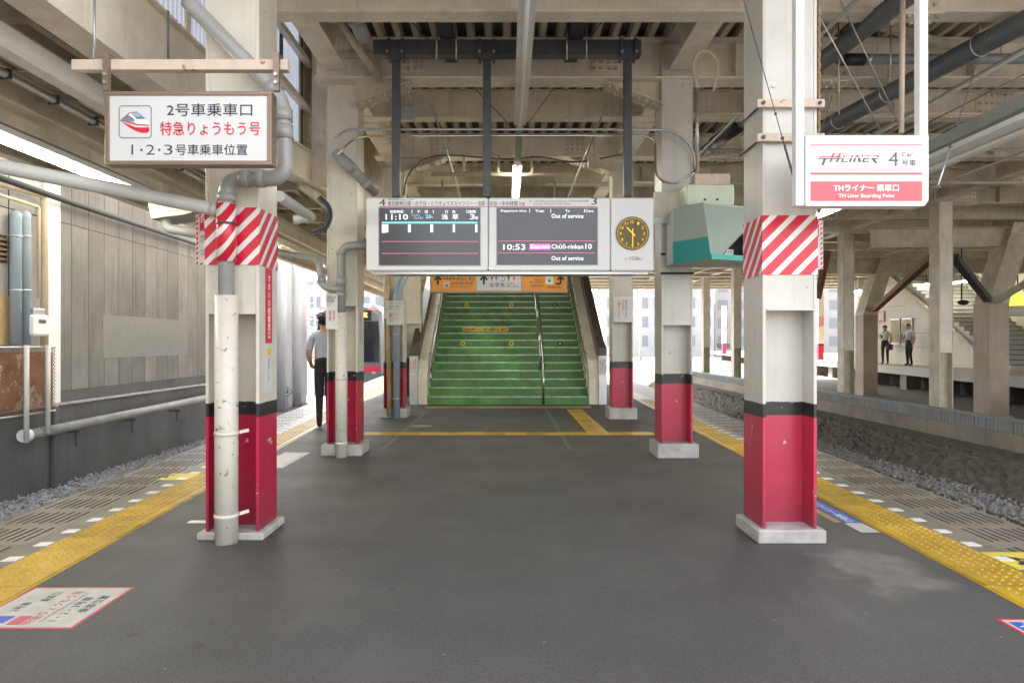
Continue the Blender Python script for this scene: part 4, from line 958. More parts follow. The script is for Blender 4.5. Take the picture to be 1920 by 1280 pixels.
ptext('4', 1666, 285, 1684.5, 311, T, GREYP, ts, 0); ptext('Car', 1690.5, 285, 1712, 294, T, GREYP, ts, .012); ptext('号車', 1691, 299, 1718, 311.5, T, GREYP, ts, .012)
# logo: letters cut in a red upper and a grey lower half
def logo(polys, m):
    for p_ in polys: poly_px(p_, T, m, ts, 'logo')
logo([[(1536,293),(1578,293),(1577,295),(1535,295)], [(1562,287),(1567,287),(1562,294.8),(1557.5,294.8)], [(1573,287),(1578,287),(1574,294.8),(1569,294.8)],
      [(1582,290.5),(1586,290.5),(1584,294.8),(1580,294.8)], [(1597,290.5),(1601,290.5),(1599,294.8),(1595,294.8)], [(1605,290.5),(1609,290.5),(1613,294.8),(1603,294.8)], [(1617,290.5),(1620,290.5),(1618,294.8),(1615,294.8)],
      [(1624,290.5),(1634,290.5),(1633,292.5),(1622,292.5)], [(1637,290.5),(1647,290.5),(1649,292),(1648,294.8),(1644,294.8),(1645,292.5),(1636,292.5)]], PINKRED)
logo([[(1535,296.2),(1578,296.2),(1577,298.2),(1534,298.2)], [(1544,298.3),(1549,298.3),(1545,310),(1540,310)], [(1558,298.3),(1562,298.3),(1558,304),(1554,304)], [(1570,298.3),(1574,298.3),(1571,304),(1566,304)],
      [(1579,296.2),(1583,296.2),(1581,302),(1591,302),(1590,304),(1577,304)], [(1594,296.2),(1598,296.2),(1596,304),(1592,304)], [(1602,296.2),(1606,296.2),(1603,304),(1599,304)], [(1608,296.2),(1613,296.2),(1615,304),(1610,304)],
      [(1619,296.2),(1631,296.2),(1630,298.2),(1622,298.2),(1621,302),(1630,302),(1629,304),(1616,304)], [(1634,296.2),(1647,296.2),(1646,298.2),(1641,298.2),(1646,307),(1641,306),(1634,298.2)]], GREYP)
for (a, c) in ((1494, 1510), (1727, 1743)):
    q = MB(); q.box(PX(a,DT), PX(c,DT), DT+.012, DT+.07, PZ(385 if a < 1600 else 254,DT), 4.4); q.build('hanger_post', WHITE, ts, .003)
for (a, b2, c, d, lb, lb2) in ((1394,0,1500,376,'leftmost','in front of the front right column'), (1560,180,1500,376,'second','from the liner sign to the front right column'), (1850,60,1750,376,'rightmost','running up to the right')):
    w = thing('stay_wire', lb + ' thin stay wire with turnbuckle ' + lb2, 'wire', P(c, d, DT))
    e0 = P(c, d, DT+.05); e1 = P(a, b2, DT + (.25 if a < 1400 else .45 if a > 1700 else .3)); v = e1 - e0
    MB().cyl(e0, e1, .0028, 5).build('wire', DARK_STEEL, w); MB().cyl(e0 + v*.08, e0 + v*.27, .0065, 6).build('turnbuckle', GALV if a > 1700 else DARK_STEEL, w)
    MB().ball(e0 + v*.30, .011, 8, 5).build('clip', DARK_STEEL, w); MB().ball(e0 + v*.42, .009, 8, 5).build('clip', DARK_STEEL, w)

# ------------------------------------------------------------------ green monitor housing by the second right column
mh = thing('monitor_housing', 'grey and teal monitor housing hanging beside the second right column', 'monitor', P(1330, 488, 6.9))
A, Bp, Cp = PX(1262, 7.15), PX(1333, 6.75), PX(1420, 7.2)
def pr(poly, z0, z1, mi, q, taper=None):
    n = len(poly); q.add([(p[0],p[1],z0) for p in (taper or poly)] + [(p[0],p[1],z1) for p in poly], [tuple(range(n))[::-1], tuple(range(n,2*n))] + [(i,(i+1)%n,n+(i+1)%n,n+i) for i in range(n)], mi)
zt, zm, zb = PZ(386,7.0), PZ(452,7.0), PZ(489,7.0)
front = [(A, 7.15), (Bp, 6.72), (Bp+.03, 6.76), (A+.03, 7.55)]
q = MB(); bt = [(A, 7.15), (Bp, 6.74), (PX(1440,7.05), 7.05), (PX(1420,7.6), 7.6), (A+.03, 7.6)]
t1 = (A + .80*(Bp-A), 7.15 - .80*.41); tp = [bt[0], t1, (t1[0]+bt[2][0]-bt[1][0], t1[1]+bt[2][1]-bt[1][1]), bt[3], bt[4]]
pr(tp, zb, zt, 0, q, bt); q.build('housing', SAGE, mh)
def face_quad(i0, i1, f0, f1, off, m, name):
    a, c = [Vector((*tp[k], zt)) for k in (i0, i1)], [Vector((*bt[k], zb)) for k in (i0, i1)]
    n_ = (a[1]-a[0]).cross(c[0]-a[0]).normalized(); n_ = -n_ if n_.y > 0 else n_
    pts = [a[0].lerp(c[0], f1), a[1].lerp(c[1], f1), a[1].lerp(c[1], f0), a[0].lerp(c[0], f0)]
    q = MB(); q.add([p + n_*off for p in pts] + [p - n_*.0005 for p in pts], [(0,1,2,3),(7,6,5,4),(0,4,5,1),(1,5,6,2),(2,6,7,3),(3,7,4,0)]); q.build(name, m, mh)
face_quad(0, 1, .62, 1.02, .004, TEAL, 'teal_skirt'); face_quad(1, 2, .93, 1.03, .012, mat('light_teal_trim', (.10,.48,.40), .35, var=.04), 'bottom_trim')
face_quad(1, 2, .0, .02, .004, PALEGREEN, 'top_trim')
a_ = Vector((*tp[1], zt)); b_v = Vector((*tp[2], zt)); c_v = Vector((*bt[1], zb)); nrm = (b_v-a_).cross(c_v-a_).normalized()
if nrm.y > 0: nrm = -nrm
def on_face(px, py, off=.006):
    d = P(px, py, 1) - Vector((0,0,EYE)); t = (a_ - Vector((0,0,EYE))).dot(nrm)/d.dot(nrm); return Vector((0,0,EYE)) + d*t + nrm*off
q = MB(); tri = [on_face(1352,480), on_face(1405,481), on_face(1405,424)]; q.add(tri + [p - nrm*.005 for p in tri], [(0,1,2),(5,4,3),(0,3,4,1),(1,4,5,2),(2,5,3,0)]); q.build('monitor_glass', GLASS, mh)
q = MB(); q.add([on_face(1356,477.5,.009), on_face(1374,478,.009), on_face(1374,468.5,.009), on_face(1363,468,.009)], [(0,1,2,3)]); q.build('number_plate', WHITE_SIGN, mh)
dr = (on_face(1374,477,.011) - on_face(1361,477,.011)); put_text('12両', on_face(1361,476.5,.011), dr, (0,0,1), dr.length*.9, .035, BLACK, mh)
q = MB(); q.box(PX(1286,7.0), PX(1376,7.0), 6.98, 7.3, PZ(384,7.0)-.01, PZ(346,7.0)); q.build('mount_box', PALEGREEN, mh, .012)
q = MB(); q.box(PX(1307,7.0), PX(1374,7.0), 7.08, 7.24, PZ(346,7.0)+.001, PZ(322,7.0)); q.build('top_bracket', RUSTBAR, mh, .003)
for px in (1322, 1345): MB().cyl(P(px, 374, 6.968), P(px, 374, 6.98), .012, 8).build('bolt', DARK_STEEL, mh)
q = MB(); q.box(PX(1300,7.3), PX(1330,7.3), 7.18, 7.62, PZ(340,7.2), PZ(333,7.2)); q.build('support_arm', CREAM_DIRTY, mh)
br = thing('wall_bracket', 'cream bracket plate with steel straps on the second right column behind the monitor', 'bracket', (1.74, 7.6, 2.0))
q = MB(); q.box(PX(1226,7.6), PX(1276,7.6), 7.585, 7.625, PZ(408,7.6), PZ(360,7.6)); q.build('plate', CREAM, br, .003)
q = MB(); q.box(PX(1226,7.6), PX(1290,7.6), 7.57, 7.584, PZ(420,7.6), PZ(409,7.6)); q.build('steel_strap', GALV, br)
for py in (476, 512): MB().box(1.72, 2.09, 7.612, 7.627, PZ(py+2,7.6), PZ(py-2,7.6)).build('band', BLACKRUB, br)

# ------------------------------------------------------------------ pipes and conduits
def pipe(label, pts, r, m, collars=(), rr=.09, n=14, name='drain_pipe', cat='pipe', cm=None):
    o = thing(name, label, cat, Vector(pts[-1]))
    path = rounded(pts, rr, 6) if len(pts) > 2 else [Vector(p) for p in pts]
    MB().tube(path, r, n).build('pipe_run', m, o)
    for (a, c) in collars: MB().tube([a, c], r*1.14, n).build('collar', cm or m, o)
    return o
# front left downpipe with white sleeve
x1, y1_ = -1.80, 4.385
def vert(py): f_ = (py-186)/(335-186); return P(530+6*f_, py, 4.345-.015*f_)
def hor(px): return P(px, 335, 4.33 + (536-px)/112*.055)
dp = pipe('grey drain pipe with elbows descending in front of the front left column', [P(352,2,4.34), P(366,18,4.34), P(530,186,4.345), P(536,335,4.33), P(424,335,4.385), (x1, y1_, 1.45)], .05, GREY_PIPE,
     [(P(505,160,4.345), P(520,176,4.345)), (vert(206), vert(228)), (vert(236), vert(262)), (hor(497), hor(482)), (hor(470), hor(452)), ((x1,y1_,2.24),(x1,y1_,2.185))], rr=.11)
MB().tube([(x1,y1_,1.80),(x1,y1_,2.17)], .063, 16).build('hazard_wrap', STR_L, dp)
MB().tube([(x1,y1_,2.035),(x1,y1_,2.05)], .067, 16).build('band', DARK_STEEL, dp)
sl = thing('pipe_sleeve', 'chipped off-white protective sleeve round the drain pipe at the front left column', 'pipe sleeve', (x1, y1_, 0))
MB().tube([(x1,y1_,.0008),(x1,y1_,1.585)], .072, 20).build('sleeve', OFFWHITE_PIPE, sl)
for z in (.70, .175):
    MB().tube([(x1,y1_,z-.012),(x1,y1_,z+.012)], .0755, 20).build('clamp', OFFWHITE_PIPE, sl); MB().bar((x1+.074, y1_+.02, z+.006), (x1+.12, y1_+.06, z+.015), .012, .02).build('clamp_arm', OFFWHITE_PIPE, sl)
pipe('long pale pipe crossing to the drain of the front left column', [P(-260,262,3.7), P(0,312,3.95), P(400,392,4.4), (x1, y1_, PZ(394,4.4))], .043, LIGHT_PIPE, [(P(396,391,4.395), P(408,393.5,4.40))], rr=.03)
# second left column
x2, y2_ = PX(640,7.66), 7.66
pipe('grey drain pipe with tee running down the second left column', [P(690,459,7.60), P(640,462,7.66), (x2, y2_, .1+1.5)], .048, GREY_PIPE, [((x2,y2_,PZ(478,7.66)),(x2,y2_,PZ(470,7.66))), ((x2,y2_,PZ(520,7.66)),(x2,y2_,PZ(536,7.66))), ((x2,y2_,PZ(548,7.66)),(x2,y2_,PZ(556,7.66)))], rr=.12)
pipe('short grey branch pipe joining the drain at the second left column', [P(480,468,8.6), P(598,487,7.75), P(604,538,7.70), (x2, y2_, PZ(543,7.66))], .043, GREY_PIPE, [(P(603,518,7.71), P(603.5,530,7.705))], rr=.10)
sl = thing('pipe_sleeve', 'chipped off-white protective sleeve at the second left column', 'pipe sleeve', (x2, y2_, 0))
MB().tube([(x2,y2_,.0008),(x2,y2_,1.62)], .066, 18).build('sleeve', OFFWHITE_PIPE, sl)
for z in (.88, .16): MB().tube([(x2,y2_,z-.012),(x2,y2_,z+.012)], .0705, 18).build('clamp', OFFWHITE_PIPE, sl)
pipe('grey sloping drain pipe with collar above the left end of the board', [P(628,285,7.5), P(705,362,7.9)], .06, GREY_PIPE, [(P(648,305,7.6), P(662,319,7.68)), (P(684,341,7.79), P(692,349,7.83))])
pipe('pale grey drain pipe standing in front of the third left column', [P(765,505,11.9), P(745,545,11.66), (PX(743,11.66), 11.66, .0008)], .062, BLUE_PIPE, [((PX(743,11.66),11.66,PZ(626,11.66)),(PX(743,11.66),11.66,PZ(628,11.66))), ((PX(743,11.66),11.66,PZ(746,11.66)),(PX(743,11.66),11.66,PZ(748,11.66)))], rr=.15, cm=ALU)
pipe('brown wooden-looking pole leaning beside the grey pipe at the third left column', [P(728,505,11.72), P(730,779,11.66)], .042, mat('brown_bamboo', (.40,.28,.16), .6, var=.25, scale=5, streak=.4), [])
# overhead conduits
pipe('upper steel conduit crossing the ceiling behind the board posts', [P(628,258,7.30), P(652,243,7.45), P(1225,243,7.45), P(1268,246,7.5), P(1301,280,7.55), P(1303,320,7.55)], .014, GALV, [], rr=.16, n=8, name='conduit', cat='conduit')
pipe('lower steel conduit bending down to the monitor housing', [P(632,292,7.25), P(665,256,7.45), P(1205,254,7.45), P(1228,262,7.45), P(1230,335,7.35), P(1265,348,7.25), P(1308,318,7.2)], .013, STAINLESS, [], rr=.2, n=8, name='conduit', cat='conduit')
pipe('beige flexible conduit looping beside the second right column head', [P(1308,325,7.1), P(1307,160,7.0)] + [P(1323 - 24*math.cos(t), 128 - 34*math.sin(t), 6.95) for t in [R(a_) for a_ in (-40,0,30,60,90,120,150,180,215)]] + [P(1338,170,6.95)], .016, BEIGE_PIPE, [(P(1307.5,320,7.1), P(1307,165,7.0))], rr=.04, n=8, name='conduit', cat='conduit', cm=GALV)
pipe('thick dark cable drooping over the bolted beam above the board', [P(757,366,10.6), P(762,330,10.6), P(795,294,10.6), P(845,291,10.6), P(960,300,10.6), P(1010,292,10.6), P(1080,308,10.6), P(1150,292,10.6), P(1185,288,10.6)], .013, mat('grey_cable', (.13,.13,.125), .6, var=.1), [], rr=.4, n=8, name='cable', cat='cable')
pipe('beige sloping pipe running to the left haunch above the board', [P(588,-60,6.3), P(646,55,6.9), P(712,148,7.5)], .042, CREAM_DIRTY, [], rr=.1)
pipe('grey wrapped drain hanging at the top left of the ceiling', [P(630,-40,6.2), P(672,48,6.6), P(684,74,6.75)], .075, GREY_PIPE, [(P(650,3,6.4), P(655,13,6.45)), (P(664,33,6.52), P(669,42,6.56))], rr=.1)
pipe('cream elbow pipe entering the second left column head', [P(628,103,7.7), P(706,103,7.7), P(709,140,7.7)], .045, CREAM_DIRTY, [], rr=.09)
pipe('rusty pipe rack bar above the departure board', [P(808,327,10.9), P(1075,327,10.9)], .035, RUSTBAR, [], name='pipe_rack', cat='pipe rack')
for (px, lb) in ((870,'left'), (935,'middle'), (997,'right')):
    MB().box(PX(px-2.5,10.9), PX(px+2.5,10.9), 10.88, 10.9, PZ(331,10.9), PZ(290,10.9)).build('perforated_hanger', RUSTBAR, label=lb + ' rusty perforated hanger above the pipe rack bar', cat='bracket', group='pipe rack hangers')
# right side drains
pipe('upper dark slate drain pipe slanting across the ceiling on the right', [P(1740,-38,5.3), P(1545,112,7.2), P(1395,227,9.6), P(1316,288,11.2)], .088, SLATE_PIPE, [], rr=.1, n=18)
MB().tube([P(1392,229.5,9.65), P(1340,269,10.7)], .105, 16).build('pipe_coupling', BLACKRUB, label='black rubber coupling with steel bands on the upper slate drain', cat='coupling')
pipe('lower dark slate drain pipe slanting down to the liner sign', [P(2010,-5,5.5), P(1920,42,5.9), P(1545,240,8.7), P(1500,262,9.1)], .098, SLATE_PIPE, [], rr=.1, n=18)
for (px, py, D, lb) in ((1838,85,6.3,'first'), (1665,175,7.4,'second'), (1572,226,8.4,'third')):
    c = P(px, py, D); d = (P(1545,240,8.7) - P(1920,42,5.9)).normalized(); u = d.cross(Vector((0,0,1))).normalized(); w = u.cross(d)
    q = MB(); q.tube([c + (u*math.cos(t)+w*math.sin(t))*.105 for t in [2*math.pi*i/20 for i in range(21)]], .006, 6, 0, False); q.tube([c + w*.1, Vector((c.x, c.y, 4.25))], .005, 5); q.build('pipe_hanger', GALV, label=lb + ' galvanised hanger ring on the lower slate drain pipe', cat='hanger')
pipe('horizontal grey pipe with dark rubber joint on the far right ceiling', [P(1572,112,7.1), P(2000,110,7.1)], .052, mat('mid_grey_pipe', (.24,.26,.28), .35, var=.08), [(P(1625,112,7.1), P(1632,112,7.1))], cm=GALV)
MB().tube([P(1578,112,7.1), P(1620,112,7.1)], .062, 14).build('pipe_coupling', BLACKRUB, label='black rubber joint on the horizontal grey pipe', cat='coupling')
for i, (a, b2, c, d) in enumerate(((1572,0,1573,215),(1647,40,1647,95),(1670,18,1670,155),(1845,0,1847,40),(1877,80,1877,100))):
    MB().cyl(P(a,b2,7.0), P(c,d,7.0), .008, 6).build('suspension_rod', GALV, label=['leftmost long', 'short', 'middle long', 'upper right', 'rightmost short'][i] + ' steel suspension rod on the right ceiling', cat='rod', group='pipe suspension rods')
pipe('pair of rusty vertical conduits behind the liner sign', [P(1693,-30,5.4), P(1690,250,5.4)], .02, RUSTBAR, [])
for (a, b2, c, d, D, lb) in ((1530,20,1655,252,5.2,'left'),(1575,0,1690,240,6.0,'middle'),(1920,140,1690,255,5.5,'right')):
    MB().cyl(P(a,b2,D), P(c,d,D+.6), .006, 5).build('brace_wire', GALV if lb != 'right' else DARK_STEEL, label=lb + ' bracing wire crossing behind the liner sign', cat='wire')
# right canopy lamp
rl = MB(); rl.bar((3.62, 3.0, 2.98), (3.78, 9.2, 2.98), .09, .10); rl.build('lamp_raceway', mat('olive_grey_channel', (.26,.29,.26), .5, var=.1), label='grey green raceway above the right platform edge', cat='raceway')
batten('unlit fluorescent lamp in wide grey reflector over the right platform edge', 3.66, 3.0, 6.4, 2.80, False, .30)
batten('lit fluorescent lamp over the right platform edge seen just below the liner sign', 3.70, 7.0, 9.6, 2.80, True, .26)
for y in (3.6, 8.6): MB().cyl((3.66, y, 3.02), (3.66, y, 4.2), .008, 6).build('suspension_rod', GALV, label='thin rod carrying the right platform lamp at its %s end' % ('near' if y < 5 else 'far'), cat='rod')

# ------------------------------------------------------------------ left wall building
lwall = thing('cladding_wall', 'grey vertical panel cladding wall across the left track', 'wall', (-7.1, 13, .5))
yj = [10.84] + [10.84 + .3 + i*.455 for i in range(12)]
yj = [10.86] + [11.14 + i*.452 for i in range(12)]
for i in range(len(yj)-1):
    for (z0, z1) in ((.52, 3.2), (3.21, 5.2), (5.21, 8.0)):  # top row raised out of view to keep sun off the platform
        MB().box(-7.30, -7.10, yj[i]+.006, yj[i+1]-.006, z0, z1).build('panel', PANEL, lwall)
MB().box(-7.35, -7.115, 10.86, 16.1, .45, 8).build('backing', DARKVOID, lwall)
MB().box(-7.101, -7.095, 12.0, 15.2, 1.02, 1.78).build('repainted_patch', mat('pale_repaint', (.20,.20,.195), .7, var=.05), lwall)
rw = thing('retaining_wall', 'dark grey concrete retaining wall below the cladding across the left track', 'wall', (-7, 12, -1))
MB().box(-7.4, -7.06, -14, 16.1, -1.05, .30).build('wall_body', WALLCONC, rw); MB().box(-7.4, -7.09, 10.86, 16.1, .301, .515).build('upper_step', WALLCONC, rw)
MB().box(-7.055, -6.99, 10.55, 10.68, -1.0, .30).build('buttress', WALLCONC, rw, .01)
MB().box(-7.38, -7.03, -14, 16.1, .3, .335).build('coping', CONC, rw)
hp = thing('wall_pipe', 'pale pipe on brackets running along the left concrete wall', 'pipe', (-6.9, 12, -.1))
MB().tube([(-6.88, 9.75, -.04), (-6.88, 16.0, .03)], .075, 14).build('pipe_run', mat('weathered_grey_pipe', (.22,.22,.215), .45, var=.2, scale=4, streak=.3), hp); MB().tube([(-6.88, 9.70, -.04), (-6.88, 9.82, -.04)], .09, 14).build('end_cap', WHITE, hp)
for y in (10.95, 12.6, 14.3):
    q = MB(); q.box(-7.05, -6.83, y-.02, y+.02, -.16, -.115); q.box(-6.92, -6.88, y-.02, y+.02, -.36, -.16); q.build('bracket', WALLCONC, hp)
bw = thing('service_building', 'whitewashed service building wall at the far left with pipes in front', 'building', (-7.2, 9, .34))
MB().box(-7.4, -7.12, -14, 10.70, .34, 8).build('wall', PANEL_WHITE, bw)  # unseen upper part made tall to block the sun
MB().box(-7.119, -7.09, 10.48, 10.85, .34, 8).build('corner_trim', WHITE, bw)
q = MB()
for z in (3.2, ): q.box(-7.119, -7.112, -14, 10.47, z, z+.012)
for y in (9.0, 9.75): q.box(-7.1195, -7.113, y, y+.01, 1.3, 8)
q.build('joint', DARKVOID, bw)
q = MB(); q.box(-7.12, -7.10, 9.0, 9.70, 2.42, 2.80); 
for i in range(5): q.box(-7.099, -7.07, 9.0, 9.70, 2.44+i*.07, 2.475+i*.07, 1)
q.build('louvre', [DARKVOID, mat('brown_louvre', (.22,.15,.09), .6, var=.2)], bw)
MB().box(-7.118, -7.10, 8.6, 9.76, 1.25, 1.95).build('yellow_shutter', mat('tan_shutter', (.50,.36,.19), .6, var=.08), bw)
for i, px in enumerate((27, 44)):
    D = 7.0*1280/(950-px); pipe(('left' if i == 0 else 'right') + ' blue grey vertical pipe on the far left wall', [(-7.05, D+.12, PZ(402,D)), (-6.98, D, PZ(402,D)), (-6.98, D, PZ(647,D))], .075, BLUE_PIPE, [((-6.98,D,PZ(442,D)),(-6.98,D,PZ(444,D))), ((-6.98,D,PZ(543,D)),(-6.98,D,PZ(545,D)))], rr=.09, cm=ALU)
D = 7.0*1280/(950-83)
pipe('beige vertical pipe beside the gas meter on the far left wall', [(-7.0, D-1.0, PZ(370,D)), (-7.0, D, PZ(366,D)), (-7.0, D, PZ(650,D))], .055, BEIGE_PIPE, [], rr=.08)
pipe('thin beige gas pipe with elbows on the far left wall', [(-7.0, D-1.2, PZ(340,D)), (-7.0, D-.95, PZ(390,D)), (-7.0, D-.12, PZ(391,D)), (-7.0, D-.12, PZ(560,D))], .025, BEIGE_PIPE, [], rr=.05, n=8)
gm = thing('gas_meter', 'white gas meter box on the far left wall', 'gas meter', (-6.95, 10.05, 1.2))
MB().box(-7.05, -6.82, 9.88, 10.2, PZ(630,10), PZ(590,10)).build('meter_body', WHITE, gm, .03); MB().box(-7.02, -6.86, 9.92, 10.16, PZ(590,10)+.001, PZ(578,10)).build('meter_head', ALU, gm, .015); MB().box(-6.819, -6.815, 9.95, 10.1, PZ(606,10), PZ(599,10)).build('dial', GREYP, gm)
cf = thing('chain_link_fence', 'rusty chain-link fence panel below the gas meter at far left', 'fence', (-6.85, 9.8, .2))
q = MB(); zf0, zf1, ya, yb = .27, 1.22, 8.3, 10.28
n = int((yb-ya+.95)/.055)
for i in range(n):
    for sg in (1, -1):
        u0 = ya - .95 + i*.055; pts = []
        a0 = (u0, zf0 if sg > 0 else zf1); a1 = (u0+.95, zf1 if sg > 0 else zf0)
        t0 = max(0, (ya-a0[0])/.95); t1 = min(1, (yb-a0[0])/.95)
        if t1 > t0: q.bar((-6.80 + .004*sg, a0[0]+.95*t0, a0[1]+(a1[1]-a0[1])*t0), (-6.80 + .004*sg, a0[0]+.95*t1, a0[1]+(a1[1]-a0[1])*t1), .005, .005)
q.build('wire_mesh', RUSTY, cf)
for z in (zf0, zf1): MB().tube([(-6.80, ya, z), (-6.80, yb, z)], .016, 8).build('frame_rail', GALV, cf)
for y in (9.61, 10.06): MB().tube([(-6.76, y, -.12 if y < 9.9 else -.05), (-6.76, y, 1.25)], .035, 10).build('post', LIGHT_PIPE, cf)
MB().box(-7.0, -6.95, 8.3, 10.45, .34, 1.15).build('rusty_backing', mat('peeling_rust_sheet', (.24,.12,.065), .8, var=.35, scale=2, rust=.78, rscale=3, rustcol=(.46,.42,.37)), cf)
pipe('dark cable run sagging along the left wall', [(-6.95, 7, 3.58), (-6.95, 11, 3.52), (-6.95, 16, 3.50)], .05, mat('dark_green_cable', (.035,.043,.04), .6, var=.1), [], n=8, name='cable', cat='cable')
gb = thing('gutter_box', 'white sloping gutter box hanging below the left canopy edge', 'gutter box', (-3.4, 7.0, 2.4))
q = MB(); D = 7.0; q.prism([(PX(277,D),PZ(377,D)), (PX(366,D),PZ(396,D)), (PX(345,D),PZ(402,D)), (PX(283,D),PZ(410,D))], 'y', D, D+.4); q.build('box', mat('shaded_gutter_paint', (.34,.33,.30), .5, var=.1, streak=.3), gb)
pipe('grey elbow pipe under the white gutter box', [P(312,406,7.1), P(312,428,7.1), P(420,447,7.1)], .05, GREY_PIPE, [], rr=.1)
pipe('pale duct end under the left canopy behind the front left column', [P(524,368,6.2), P(585,408,7.3), P(552,412,7.3)], .05, LIGHT_PIPE, [], rr=.06)
pipe('bundle of drooping dark cables beside the second left column head', [P(596,372,7.2), P(612,385,7.2), P(618,405,7.2), P(608,428,7.2), P(585,434,7.2)], .018, DARK_STEEL, [], rr=.1, n=8, name='cable', cat='cable')
pipe('second dark cable drooping beside the second left column head', [P(600,368,7.22), P(618,384,7.22), P(623,406,7.22), P(612,432,7.22), P(590,440,7.22)], .014, DARK_STEEL, [], rr=.1, n=8, name='cable', cat='cable')
# far left: white fence with pillars, ladder pole
wf = thing('white_hoarding', 'bright bluish white hoarding with rounded pillars beyond the left track', 'hoarding', (-7.9, 21, -1))
for i in range(6):
    y = 16.3 + i*1.75; MB().box(-8.0, -7.85, y, y+1.74, -1.05, 1.15).build('panel', WHITEWALL, wf); MB().box(-8.0, -7.85, y, y+1.74, 1.16, 4.2).build('panel', WHITEWALL, wf)
    MB().tube([(-7.82, y+.2, -1.05), (-7.82, y+.2, 4.2)], .22, 14).build('pillar', WHITEWALL, wf)
dm = thing('diamond_sign', 'small white diamond sign with the number 3 on the far left hoarding', 'sign', (-7.6, 23.2, -.5))
c = Vector((-7.58, 23.6, -.40)); q = MB(); q.prism([(c.x-.17,c.z),(c.x,c.z-.17),(c.x+.17,c.z),(c.x,c.z+.17)], 'y', c.y, c.y+.01); q.build('panel', BLUEP, dm)
q = MB(); q.prism([(c.x-.14,c.z),(c.x,c.z-.14),(c.x+.14,c.z),(c.x,c.z+.14)], 'y', c.y-.004, c.y-.001); q.build('face', WHITE_SIGN, dm); put_text('3', (c.x-.045, c.y-.006, c.z-.07), (1,0,0), (0,0,1), .09, .14, BLACK, dm, .03)
MB().box(c.x-.02, c.x+.02, c.y+.011, c.y+.05, -1.05, c.z).build('post', GALV, dm)
lp = thing('ladder_pole', 'grey pole with ladder rungs standing beyond the train at far left', 'pole', (-8.6, 31, -1))
for dx in (-.2, .2): MB().tube([(-8.9+dx, 31, -1.05), (-8.9+dx, 31, 4.2)], .05, 8).build('rail', GALV, lp)
for i in range(11): MB().tube([(-9.1, 31, .2+i*.36), (-8.7, 31, .2+i*.36)], .025, 6).build('rung', GALV, lp)

# ------------------------------------------------------------------ train arriving on the left track
TC, TY = -6.50, 28.0
tn = thing('train', 'silver commuter train with dark windscreen and red band on the left track', 'train', (TC, TY, -.9))
def tsec(y, ins, zt):
    w = 1.42 - ins
    return [(TC-w, y, -.62), (TC+w, y, -.62), (TC+w+.02, y, .2), (TC+w, y, 1.5), (TC+w-.10, y, zt-.45), (TC+w-.45, y, zt-.12), (TC, y, zt), (TC-w+.45, y, zt-.12), (TC-w+.10, y, zt-.45), (TC-w, y, 1.5), (TC-w-.02, y, .2)]
q = MB(); secs = [tsec(TY, .10, 2.84), tsec(TY+.35, .0, 3.0), tsec(TY+40, 0, 3.0)]; n = 11
vs = [v for s_ in secs for v in s_]; q.add(vs, [(k*n+i, k*n+(i+1)%n, (k+1)*n+(i+1)%n, (k+1)*n+i) for k in range(2) for i in range(n)], 0, False); q.f.append(tuple(range(n))); q.m.append(0); q.s.append(False); q.f.append(tuple(range(3*n-1,2*n-1,-1))); q.m.append(0); q.s.append(False)
q.build('body', TRAINSILVER, tn)
f = TY - .012
MB().box(TC-1.26, TC+1.26, f, f+.01, .50, 2.18).build('windscreen', GLASS, tn)
MB().box(TC-.02, TC+.02, f-.012, f-.001, .50, 2.18).build('windscreen_pillar', TRAINSILVER, tn)
MB().box(TC-.95, TC+.95, f, f+.01, 2.2, 2.62).build('headboard', GLASS, tn)
put_text('急行 浅草', (TC-.9, f-.004, 2.30), (1,0,0), (0,0,1), 1.7, .24, ORLED, tn, .03)
for dx in (-1.05, 1.05): MB().disc((TC+dx, f-.002, .10), .085, 14, 0, 'y', .01).build('headlight', ALU, tn)
for dx in (-1.0, 1.0): MB().box(TC+dx-.16, TC+dx+.16, f-.001, f+.012, 2.66, 2.74).build('marker_light', REDLED, tn)
MAGB = mat('magenta_red_band', (.60,.02,.07), .35, var=.05)
MB().box(TC-1.33, TC+1.33, f-.004, f+.006, .10, .34).build('front_band', MAGB, tn); MB().box(TC+1.43, TC+1.452, TY+.36, TY+39.9, .22, .40).build('side_band', MAGB, tn); MB().box(TC-1.452, TC-1.43, TY+.36, TY+39.9, .22, .40).build('side_band', MAGB, tn)
for k in range(10):
    MB().box(TC+1.405, TC+1.447, TY+1.5+k*3.6, TY+3.6+k*3.6, .75, 1.48).build('side_window', GLASS, tn)
MB().box(TC-1.25, TC+1.25, TY+.2, TY+39, -.90, -.63).build('underframe', DARK_STEEL, tn)

# ------------------------------------------------------------------ right: structure columns of the neighbouring line
def hcol(label, xc, y, top=4.3, foot=-.6):
    o = thing('structure_column', label, 'column', (xc, y, foot), 'far steel columns beyond the right track')
    x0, x1 = xc-.15, xc+.15
    for a in (x0, x1-.02): MB().box(a, a+.02, y, y+.35, foot, top).build('flange', CREAM_DIRTY, o)
    MB().box(x0+.021, x1-.021, y+.16, y+.18, foot, 1.07).build('web', CREAM_DIRTY, o); MB().box(x0+.021, x1-.021, y+.004, y+.346, 1.07, top).build('cover_box', CREAM, o)
    return o
names = ['nearest straight cream column beyond the cable trough, right of the two waiting men', 'straight cream column beyond the cable trough, just right of the front right column']
for i, y in enumerate((14.6, 18.7, 22.9, 27.6, 31.8, 36.2, 40.8)):
    hcol(names[i] if i < 2 else ['third','fourth','fifth','sixth','farthest'][i-2] + ' straight cream column from the front beyond the cable trough', 9.4 - .02*i, y, 4.3 if y < 37 else 3.6)
